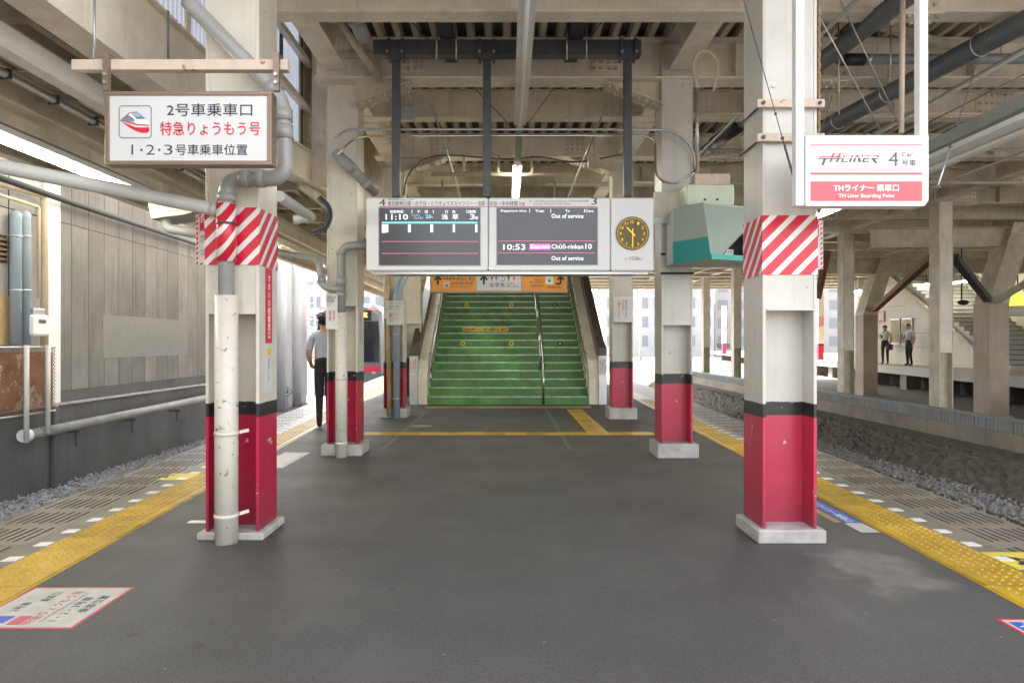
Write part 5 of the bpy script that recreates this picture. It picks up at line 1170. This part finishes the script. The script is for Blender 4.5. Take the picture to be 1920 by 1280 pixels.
def scol(label, x0, y0, w=.52, d=.58, foot=-.6):
    o = thing('slanted_column', label, 'column', (x0, y0, foot), 'kinked box columns of the neighbouring line')
    MB().box(x0-.05, x0+w+.05, y0-.05, y0+d+.05, foot-.02, foot+.05).build('base', CONC, o)
    def fr(xa, za, xb, zb_):
        q = MB(); q.add([(xa,y0,za),(xa+w,y0,za),(xa+w,y0+d,za),(xa,y0+d,za),(xb,y0,zb_),(xb+w,y0,zb_),(xb+w,y0+d,zb_),(xb,y0+d,zb_)], [(3,2,1,0),(4,5,6,7),(0,1,5,4),(1,2,6,5),(2,3,7,6),(3,0,4,7)]); return q
    fr(x0, foot+.051, x0, 2.3).build('lower_shaft', PINKCONC, o, .01); fr(x0, 2.301, x0+.55, 4.05).build('slanted_shaft', CREAM_DIRTY, o, .01); fr(x0+.55, 4.051, x0+.75, 4.66).build('head', CREAM_DIRTY, o)
    MB().box(x0-.015, x0+w+.015, y0-.015, y0+d+.015, 2.285, 2.315).build('seam_plate', CREAM_DIRTY, o)
    MB().box(x0+.535, x0+w+.565, y0-.015, y0+d+.015, 4.03, 4.065).build('seam_plate', CREAM_DIRTY, o)
    return o
scol('nearer kinked box column at the right edge of the picture', 12.15, 17.2); scol('farther kinked box column left of the two waiting men', 12.75, 24.4)
for (a, b2, Da, c, d, Dc, w, m, lb) in ((1641,580,24.2,1748,482,15.2,.16,RUSTY,'rusty diagonal brace rising from the farther kinked column'), (1789,482,15.2,1852,562,17.1,.16,DARK_STEEL,'dark diagonal brace running down to the nearer kinked column'), (1868,565,17.1,1960,508,16.0,.14,CREAM_DIRTY,'pale diagonal brace at the right edge of the picture'), (1533,560,19.0,1552,470,18.7,.14,RUSTY,'short rusty brace just right of the front right column')):
    MB().bar(P(a,b2,Da), P(c,d,Dc), w, w*.9).build('diagonal_brace', m, label=lb, cat='brace')
q = MB(); q.ibeam((9.3, 17.45, 3.95), (XR, 17.45, 4.15), .3, .5, .025); q.build('haunched_beam', CREAM_DIRTY, label='deep haunched cross beam over the nearer kinked column', cat='beam')
q = MB(); q.ibeam((9.3, 24.7, 4.0), (XR, 24.7, 4.15), .3, .5, .025); q.build('haunched_beam', CREAM_DIRTY, label='deep haunched cross beam over the farther kinked column', cat='beam')

# ------------------------------------------------------------------ opposite platform
def oe(y): return 14.6 + .155*(y-19.8)
op = MB(); op.prism([(oe(6),6),(30,6),(30,80),(oe(80),80)], 'z', .02, .35); opp = op.build('opposite_platform', mat('opposite_platform_concrete', (.36,.34,.29), .6, var=.15, scale=1.0), kind='structure', origin=(16,20,.02))
q = MB(); q.prism([(oe(6)+.35,6),(oe(6)+.75,6),(oe(80)+.75,80),(oe(80)+.35,80)], 'z', .351, .356); q.build('tactile_strip', YTILE, opp)
q = MB(); q.prism([(oe(6)+1.2,6),(oe(6)+1.5,6),(oe(80)+1.5,80),(oe(80)+1.2,80)], 'z', -.6, .019); q.build('undercroft_shade', DARKVOID, opp)  # near-black wall stands for the shade in the hollow under the platform
for i in range(14):
    y = 9 + i*3.1; MB().box(oe(y)+.35, oe(y)+.95, y, y+.45, -.6, .019).build('pier', LOWCONC, opp)
os_ = thing('opposite_staircase', 'cream walled staircase with white risers on the opposite platform', 'staircase', (18, 24, .35))
RS2, GO2, yb0 = .175, .30, 23.6
n2 = 25
OSW = mat('white_riser', (.62,.62,.60), .5, var=.08, rust=.08)
for k in range(n2):
    y = yb0 + k*GO2; q = MB(); q.box(17.42, 19.6, y, y+GO2, .351 + max(0,k-1)*RS2, .35+(k+1)*RS2-.02, 0); q.box(17.42, 19.6, y-.02, y+GO2-.001, .35+(k+1)*RS2-.0199, .35+(k+1)*RS2, 1); q.build('step', [OSW, BROWNCAP], os_)
yE2 = yb0 + n2*GO2
q = MB(); q.prism([(yb0+1.3, .351), (yE2+4, .351), (yE2+4, .35+n2*RS2-.35), (yE2, .35+n2*RS2-.35), (yb0+1.3, .75)], 'x', 17.25, 17.41); q.build('side_wall', CREAMWALL, os_)
q = MB(); q.bar((17.33, yb0+1.0, .62), (17.33, yE2, .35+n2*RS2-.30), .20, .22); q.build('stringer', CREAM_DIRTY, os_)
MB().box(19.62, 19.75, yb0-8, yE2+6, .351, 4.6).build('back_wall', CREAMWALL, os_)
for hz in (.85, 1.1): MB().tube([(19.55, yb0, .4+hz), (19.55, yE2, .4+hz+n2*RS2)], .025, 8).build('handrail', STAINLESS, os_)
q = MB()
for z in (1.1, 1.7, 2.3, 2.9, 3.5): q.box(17.243, 17.249, yb0+2.2+(z-.7)*1.7, yE2+4, z, z+.012)
q.build('wall_joint', GREYP, os_)
def frame_ad(label, y0, y1):
    o = thing('wall_poster', label, 'poster', (17.2, (y0+y1)/2, 1.2)); MB().box(17.18, 17.24, y0, y1, 1.22, 2.36).build('frame', ALU, o, .02); MB().box(17.172, 17.179, y0+.05, y1-.05, 1.28, 2.30).build('glazed_poster', mat('amber_poster', (.45,.36,.20), .15, var=.35, scale=3), o)
frame_ad('framed poster on the opposite wall behind the man with a bag', 29.85, 30.6); frame_ad('framed poster on the opposite wall nearest the nearer waiting man', 28.95, 29.7)
stp = thing('column_hazard_sign', 'small red and white striped sign on the opposite platform wall', 'sign', (17.2, 31.2, 2.3)); MB().box(17.20, 17.24, 31.1, 31.8, 2.25, 2.75).build('panel', stripes('far_hazard_stripes', 1, .12), stp); MB().box(17.19, 17.199, 31.2, 31.55, 2.33, 2.66).build('face', WHITE_SIGN, stp)
def opp_col(label, x, y):
    o = thing('opposite_column', label, 'column', (x, y, .35), 'columns on the opposite platform'); m = column_paint('opposite_column_paint', .80, .9)
    MB().box(x-.15, x+.15, y, y+.3, .351, 4.4).build('shaft', m, o); MB().box(x-.16, x+.16, y-.01, y+.31, 2.2, 2.75).build('hazard_wrap', stripes('opposite_hazard_stripes', 1, .15), o)
opp_col('cream and red column on the opposite platform beside the man with a bag', 16.75, 32.2); opp_col('cream and red column with hazard wrap on the far opposite platform, left of the seats', 18.2, 57); opp_col('cream and red column on the far opposite platform right of the standing person', 21.2, 53)
opp_col('cream and red column on the opposite platform just right of the front right column', 17.6, 38.2)
bn = thing('platform_seat', 'row of dark seats on the far opposite platform', 'seat', (20.2, 63, .35))
for i in range(3):
    MB().box(19.5+i*.7, 20.05+i*.7, 63, 63.5, .75, .82).build('seat', DARK_STEEL, bn); MB().box(19.5+i*.7, 20.05+i*.7, 63.45, 63.52, .83, 1.25).build('backrest', DARK_STEEL, bn); MB().box(19.75+i*.7, 19.8+i*.7, 63.2, 63.25, .351, .749).build('leg', DARK_STEEL, bn)
bl = thing('station_sign', 'small blue direction sign hanging over the far opposite platform', 'sign', (17.6, 36, 2.6)); MB().pbox(1586, 579, 1603, 587, 34.5, 34.56).build('panel', BLUEP, bl); ptext('出口 北口', 1588, 581, 1601, 585, 34.49, WHITEP, bl); MB().pbox(1588, 589, 1603, 594, 34.5, 34.56).build('green_panel', mat('lime_sign', (.35,.55,.06), .4, var=.05), bl)
for px in (1588, 1601): MB().cyl(P(px, 579, 34.53), P(px, 579, 34.53) + Vector((0,0,1.6)), .02, 6).build('hanger_rod', DARK_STEEL, bl)
MB().cyl(P(1605,589,34.53), P(1603,589,34.53), .01, 6)
for (px, py, D, w_, lb) in ((1565+28,548,33,1.9,'left of the farther kinked column'), (1797,529,27,1.6,'right of the nearest straight column'), (1745,533,29,1.0,'left of the nearest straight column')):
    o = thing('opposite_lamp', 'lit fluorescent lamp over the opposite platform ' + lb, 'lamp', P(px, py, D)); c = P(px, py, D)
    MB().box(c.x-.07, c.x+.07, D-w_/2, D+w_/2, c.z+.02, c.z+.1).build('housing', WHITE, o); MB().tube([(c.x, D-w_/2, c.z), (c.x, D+w_/2, c.z)], .045, 8).build('tube', LAMP, o)
    for dy in (-w_*.3, w_*.3): MB().cyl((c.x, D+dy, c.z+.1), (c.x, D+dy, 4.4), .012, 6).build('hanger_rod', DARK_STEEL, o)
cam_o = thing('ceiling_camera', 'dark dome camera hanging on a rod over the opposite platform', 'camera', P(1805,570,20)); MB().cyl(P(1803,562,20), P(1803,562,20)+Vector((0,0,2.1)), .02, 8).build('rod', DARK_STEEL, cam_o); MB().ball(P(1806,567,20), .11, 12, 8, (1.5,1,.7)).build('camera_body', BLACKRUB, cam_o)
yl = thing('yellow_lantern', 'yellow lit lantern with white drum at the right edge of the opposite platform', 'lamp', P(1912,575,20)); MB().ball(P(1908,563,20), .24, 14, 10).build('globe', emit('yellow_globe', (.85,.72,.06), .35), yl); MB().tube([P(1908,592,20), P(1908,573,20)], .2, 14).build('drum', WHITE, yl); MB().cyl(P(1908,550,20), P(1908,550,20)+Vector((0,0,1.9)), .02, 8).build('rod', DARK_STEEL, yl)

# ------------------------------------------------------------------ people
def is_fore(i, j, t):
    """bare skin from a point on the arm outward: hands only, or from above the elbow with short sleeves"""
    q_ = ARMSEG.get((i, j), 0); return q_ >= 3 or (FORE == 1 and (q_ == 2 or (q_ == 1 and t > .78)))
ARMSEG = {}
def person(label, loc, rz, h, J, shirt, trous, hair=HAIR, extras=None):
    """J: joints (metres for a 1.72 m figure, facing -Y); one continuous skinned body"""
    k = h/1.72; o = thing('person', label, 'person', loc); o.rotation_euler = (0,0,rz)
    V = []; Rr = []; E = []; seg = []
    def chain(pts, kind, start=None):
        prev = start
        for (p, r) in pts:
            V.append(Vector(p)*k); Rr.append(r*k); i = len(V)-1
            if prev is not None: E.append((prev, i)); seg.append((prev, i, kind))
            prev = i
        return prev
    pel = chain([(J['pelvis'], (.155,.115))], 't') if False else None
    V.append(Vector(J['pelvis'])*k); Rr.append(.135*k); pel = 0
    ch = chain([(J['waist'], .125), (J['chest'], .15), (J['shoulder'], .11)], 's', pel)
    nk = chain([(J['neck'], .055), (J['chin'], .075), (J['head'], .098), (J['crown'], .075)], 'h', ch)
    for s_ in ('l', 'r'):
        chain([(J['hip'+s_], .095), (J['knee'+s_], .066), (J['ankle'+s_], .046), (J['heel'+s_], .04), (J['toe'+s_], .032)], 't', pel)
        n0 = len(seg); chain([(J['sh'+s_], .066), (J['el'+s_], .046), (J['wr'+s_], .031), (J['hd'+s_], .034), (J['fg'+s_], .018)], 'a', ch)
        for q_, sg_ in enumerate(seg[n0:]): ARMSEG[(sg_[0], sg_[1])] = q_
    me = bpy.data.meshes.new('body'); me.from_pydata(V, E, []); b = bpy.data.objects.new('body', me); COL.objects.link(b)
    md = b.modifiers.new('skin', 'SKIN'); md.use_smooth_shade = True; sb = b.modifiers.new('sub', 'SUBSURF'); sb.levels = 1
    for i, sv in enumerate(me.skin_vertices[0].data): sv.radius = (Rr[i]*(1.15 if i in (0,1,2,3) else 1), Rr[i]*(.82 if i in (0,1,2,3) else 1)); sv.use_root = (i == 0)
    dg = bpy.context.evaluated_depsgraph_get(); dg.update(); ev = bpy.data.meshes.new_from_object(b.evaluated_get(dg)); bpy.data.objects.remove(b)
    ev.materials.clear()
    for m in (shirt, trous, SKIN, BLACKRUB): ev.materials.append(m)
    for p in ev.polygons:
        c = p.center; best = None
        for (i, j, kd) in seg:
            a, d = V[i], V[j]-V[i]; t = max(0, min(1, (c-a).dot(d)/max(d.length_squared, 1e-9))); ds = (c-(a+d*t)).length
            if best is None or ds < best[0]: best = (ds, kd, i, j, t)
        kd = best[1]; mi = 0
        if kd == 't': mi = 3 if c.z < .085*k else 1
        elif kd == 'h': mi = 2
        elif kd == 'a': mi = 2 if is_fore(best[2], best[3], best[4]) else 0
        if kd == 's' and c.z < J['waist'][2]*k - .02*k: mi = 1
        p.material_index = mi; p.use_smooth = True
    ob_ = bpy.data.objects.new('body', ev); COL.objects.link(ob_); ob_.parent = o
    hd = Vector(J['head'])*k; cr = Vector(J['crown'])*k
    q = MB(); q.ball(hd + (cr-hd)*.30 + Vector((0,.014*k,0)), .106*k, 12, 8, (.93,1.0,.98)); hv = q
    hm = hv.mesh('hair', hair); bmh = bmesh.new(); bmh.from_mesh(hm)
    bmesh.ops.delete(bmh, geom=[v for v in bmh.verts if v.co.z < hd.z - .02*k and v.co.y < hd.y + .04*k], context='VERTS'); bmh.to_mesh(hm); bmh.free()
    ho = bpy.data.objects.new('hair', hm); COL.objects.link(ho); ho.parent = o
    q = MB(); q.ball(hd + Vector((0,-.098*k,-.03*k)), .016*k, 6, 5, (1,1.2,1.3)); n_ = bpy.data.objects.new('nose', q.mesh('nose', SKIN)); COL.objects.link(n_); n_.parent = o
    if extras:
        for (nm, mb, mt, bv) in extras(k, J):
            e = bpy.data.objects.new(nm, mb.mesh(nm, mt, Vector((0,0,0)), bv)); COL.objects.link(e); e.parent = o
    return o
FORE = 2
BASE = dict(pelvis=(0,0,.93), waist=(0,0,1.06), chest=(0,-.005,1.28), shoulder=(0,.005,1.40), neck=(0,.0,1.47), chin=(0,-.02,1.53), head=(0,-.02,1.61), crown=(0,-.01,1.67),
    hipl=(.09,0,.86), kneel=(.10,-.01,.48), anklel=(.10,.02,.09), heell=(.10,.03,.045), toel=(.11,-.14,.035), hipr=(-.09,0,.86), kneer=(-.10,-.01,.48), ankler=(-.10,.02,.09), heelr=(-.10,.03,.045), toer=(-.11,-.14,.035),
    shl=(.18,.01,1.37), ell=(.235,.03,1.10), wrl=(.24,-.05,.87), hdl=(.24,-.07,.80), fgl=(.235,-.085,.72), shr=(-.18,.01,1.37), elr=(-.235,.03,1.10), wrr=(-.24,-.05,.87), hdr=(-.24,-.07,.80), fgr=(-.235,-.085,.72))
def pose(**kw): d = dict(BASE); d.update(kw); return d
def cap_x(k, J):
    hd = Vector(J['head'])*k; q = MB(); q.tube([hd + Vector((0,0,.035*k)), hd + Vector((0,0,.06*k)), hd + Vector((0,-.005*k,.10*k)), hd + Vector((0,0,.115*k))], [.112*k,.115*k,.135*k,.10*k], 18)
    q.tube([hd + Vector((0,-.10*k,.04*k)), hd + Vector((0,-.16*k,.025*k))], [.07*k,.05*k], 10); b_ = MB(); b_.tube([hd + Vector((0,0,.033*k)), hd + Vector((0,0,.062*k))], .117*k, 18)
    bt = MB(); w = Vector(J['waist'])*k; bt.tube([w + Vector((0,0,-.065*k)), w + Vector((0,0,-.03*k))], .137*k, 18); bt.v = [(v[0]*1.1, v[1]*.86, v[2]) for v in bt.v]
    return [('cap', q, mat('grey_uniform_cap', (.16,.16,.15), .7, var=.1), 0), ('cap_band', b_, BLACK, 0), ('belt', bt, BLACK, 0)]
# man in uniform: seen from behind, standing on the yellow line
FORE = 1
person('man in pale blue shirt and cap standing with his back turned by the left column', (-2.75, 10.30, .004), R(180+8), 1.72, pose(hipl=(.075,0,.86), hipr=(-.075,0,.86), kneel=(.075,-.01,.48), kneer=(-.075,-.01,.48), anklel=(.07,.02,.09), ankler=(-.07,.02,.09), heell=(.07,.03,.045), heelr=(-.07,.03,.045), toel=(.085,-.14,.035), toer=(-.085,-.14,.035), ell=(.23,.02,1.10), wrl=(.215,-.16,.93), hdl=(.20,-.22,.91), fgl=(.18,-.28,.90)), SHIRT, TROUSER, extras=cap_x)
def bag_x(side, w=.36, hgt=.26, z=.62):
    def f(k, J):
        h_ = Vector(J['hd'+side])*k; q = MB(); q.box(h_.x-.07*k, h_.x+.07*k, h_.y-w/2*k, h_.y+w/2*k, (z)*k, (z+hgt)*k)
        st = MB(); st.tube([Vector((h_.x, h_.y-.10*k, (z+hgt)*k)), Vector((h_.x, h_.y-.04*k, h_.z)), Vector((h_.x, h_.y+.04*k, h_.z)), Vector((h_.x, h_.y+.10*k, (z+hgt)*k))], .012*k, 6)
        return [('shoulder_bag', q, BLACKRUB, .02), ('bag_strap', st, BLACKRUB, 0)]
    return f
phone = dict(wrr=(-.10,-.27,1.12), elr=(-.24,-.05,1.12), hdr=(-.05,-.32,1.16), fgr=(-.01,-.35,1.20), head=(0,-.055,1.60), crown=(0,-.055,1.665), chin=(0,-.045,1.525))
def phone_x(k, J):
    h_ = Vector(J['fgr'])*k; q = MB(); q.box(h_.x-.035, h_.x+.035, h_.y-.012, h_.y-.002, h_.z-.05, h_.z+.08); return [('phone', q, BLACK, 0)]
person('waiting man with black shoulder bag looking at his phone on the opposite platform', (16.80, 30.3, .351), R(-50), 1.72, pose(wrl=(.24,-.10,.92), hdl=(.24,-.13,.87), fgl=(.235,-.15,.81), **phone), SHIRTW, TROUSER, extras=lambda k, J: bag_x('l')(k, J) + phone_x(k, J))
person('waiting man in grey shirt without a bag looking at his phone on the opposite platform', (16.75, 28.4, .351), R(-75), 1.74, pose(kneel=(.08,-.04,.48), **phone), SHIRT, TROUSER, extras=phone_x)
def back_x(k, J):
    c = Vector(J['chest'])*k; q = MB(); q.box(c.x-.15*k, c.x+.15*k, c.y+.12*k, c.y+.27*k, c.z-.24*k, c.z+.12*k); return [('backpack', q, mat('grey_backpack', (.06,.065,.075), .8, var=.1), .03)]
person('walking person with a backpack in the bright gap left of the farther kinked column', (17.9, 35.3, .351), R(80), 1.72, pose(kneel=(.09,-.16,.50), anklel=(.09,-.06,.12), heell=(.09,-.03,.06), toel=(.09,-.2,.045), kneer=(-.09,.04,.48), ankler=(-.09,.24,.14), heelr=(-.09,.27,.10), toer=(-.10,.14,.035), wrl=(.22,-.20,1.0), hdl=(.21,-.26,1.02), fgl=(.2,-.31,1.03)), mat('dark_grey_shirt', (.13,.14,.15), .8, var=.1), mat('blue_grey_trousers', (.08,.09,.13), .8, var=.1), extras=back_x)
person('distant person in a pale pink top standing on the far opposite platform', (20.0, 60.0, .351), R(90), 1.66, pose(), mat('pink_shirt', (.55,.38,.42), .8, var=.05), TROUSER)

# ------------------------------------------------------------------ more ceiling services
for i, (x, z, r_, ya, yb, m_, lb) in enumerate(((2.9,4.12,.02,5.0,17,GALV,'nearest the front right column'), (4.9,4.05,.03,5.2,24,LIGHT_PIPE,'in the middle of the right ceiling'), (6.3,4.10,.045,6.0,30,GREY_PIPE,'above the right track'), (7.6,4.08,.022,6.0,30,RUSTBAR,'above the soil bank'), (-.9,4.14,.018,8.2,16,GALV,'left of the middle lamp'), (1.2,4.13,.018,8.2,16,GALV,'right of the middle lamp'))):
    q = MB(); q.tube([(x, ya, z), (x, yb, z)], r_, 8); q.build('conduit', m_, label='long straight ceiling conduit ' + lb, cat='conduit')
for i, (y, z, x0, x1, m_, lb) in enumerate(((8.4,4.10,2.2,9.0,RUSTBAR,'nearer'), (10.2,4.16,2.2,12.0,GALV,'middle'), (12.2,4.15,2.2,12.0,CREAM_DIRTY,'farther'))):
    q = MB(); q.tube([(x0, y, z), (x1, y, z)], .022, 8); q.build('conduit', m_, label=lb + ' conduit running across the right ceiling', cat='conduit')
for i, (x, y, lb) in enumerate(((3.3,8.5,'nearer'), (5.4,10.3,'middle'), (1.35,10.6,'central'), (-1.2,8.3,'left'))):
    o = thing('junction_box', lb + ' grey junction box fixed under the ceiling beams', 'junction box', (x, y, 3.98)); MB().box(x-.09, x+.09, y-.05, y+.05, 3.98, 4.16).build('box', GALV if i % 2 else CREAM_DIRTY, o, .008)
    MB().cyl((x, y, 4.16), (x, y, 4.5), .012, 6).build('stem', GALV, o)
for i, (x0, y0, x1, y1) in enumerate(((2.3,6.3,5.0,7.6), (5.0,7.85,8.0,9.1), (2.3,9.4,5.2,11.0), (5.2,11.4,8.8,12.9))):
    q = MB(); q.bar((x0, y0, 4.56), (x1, y1, 4.56), .075, .075); q.build('wind_brace', CREAM_DIRTY, label=['first','second','third','fourth'][i] + ' horizontal bracing angle between the right ceiling beams from the front', cat='brace')
# ------------------------------------------------------------------ far buildings and masts beyond the platforms
def building(label, x0, x1, y, h, col, nx, nz):
    o = thing('far_building', label, 'building', ((x0+x1)/2, y, -1.05)); m = mat('far_wall', col, .8, var=.1, scale=.3, streak=.3)
    MB().box(x0, x1, y, y+10, -1.05, h).build('wall', m, o); MB().box(x0-.3, x1+.3, y-.3, y+10.3, h+.001, h+.5).build('roof', m, o)
    w = (x1-x0)/nx
    for i in range(nx):
        for k in range(nz): MB().box(x0+w*(i+.2), x0+w*(i+.8), y-.05, y-.001, .8+k*3.1, 2.5+k*3.1).build('window', FARGLASS, o)
FARGLASS = mat('pale_far_glass', (.20,.22,.25), .3, var=.1)
building('far pale apartment block seen right of the stair through the gap', 16, 34, 112, 10.5, (.40,.40,.41), 7, 3)
building('far grey building seen past the opposite platform', 36, 58, 118, 13, (.36,.35,.34), 8, 4)
building('far building beyond the train on the left', -40, -19, 110, 11, (.40,.40,.41), 8, 3)
for (x, y, lb) in ((7.6, 60, 'right of the stairs beyond the platform'), (-8.9, 58, 'behind the train'), (14.5, 74, 'beyond the far opposite platform')):
    o = thing('catenary_mast', 'grey overhead line mast ' + lb, 'mast', (x, y, -1.05), 'overhead line masts'); MB().tube([(x, y, -1.05), (x, y, 7.5)], .16, 10).build('pole', GALV, o); MB().bar((x-3.2, y, 6.4), (x+3.2, y, 6.4), .12, .16).build('arm', GALV, o)
    for dx in (-2.4, 2.4): MB().cyl((x+dx, y, 5.6), (x+dx, y, 6.35), .06, 8).build('insulator', WHITE, o)

# bolted splices on the cross beams over the right track
for i in range(6):
    y = Yb[i]; zb = [4.19,4.22,4.30,4.30,4.28,4.28][i]
    for x in (3.6, 6.6, 9.9):
        q = MB(); q.box(x-.26, x+.26, y-.022, y-.0095, zb+.06, ZD-.06)
        for a in range(6):
            for c in range(3):
                p = Vector((x-.21+a*.084, y-.022, zb+.10+c*.11)); q.cyl(p, p + Vector((0,-.022,0)), .018, 6, 1, False)
        q.box(x-.26, x+.26, y-.09, y+.09, zb-.0125, zb-.0005)
        for a in range(6):
            for c in (-.06, .06):
                p = Vector((x-.21+a*.084, y+c, zb-.0125)); q.cyl(p, p - Vector((0,0,.028)), .018, 6, 1, False)
        q.build('splice_plate', [CREAM, CREAM_DIRTY], beams[i])
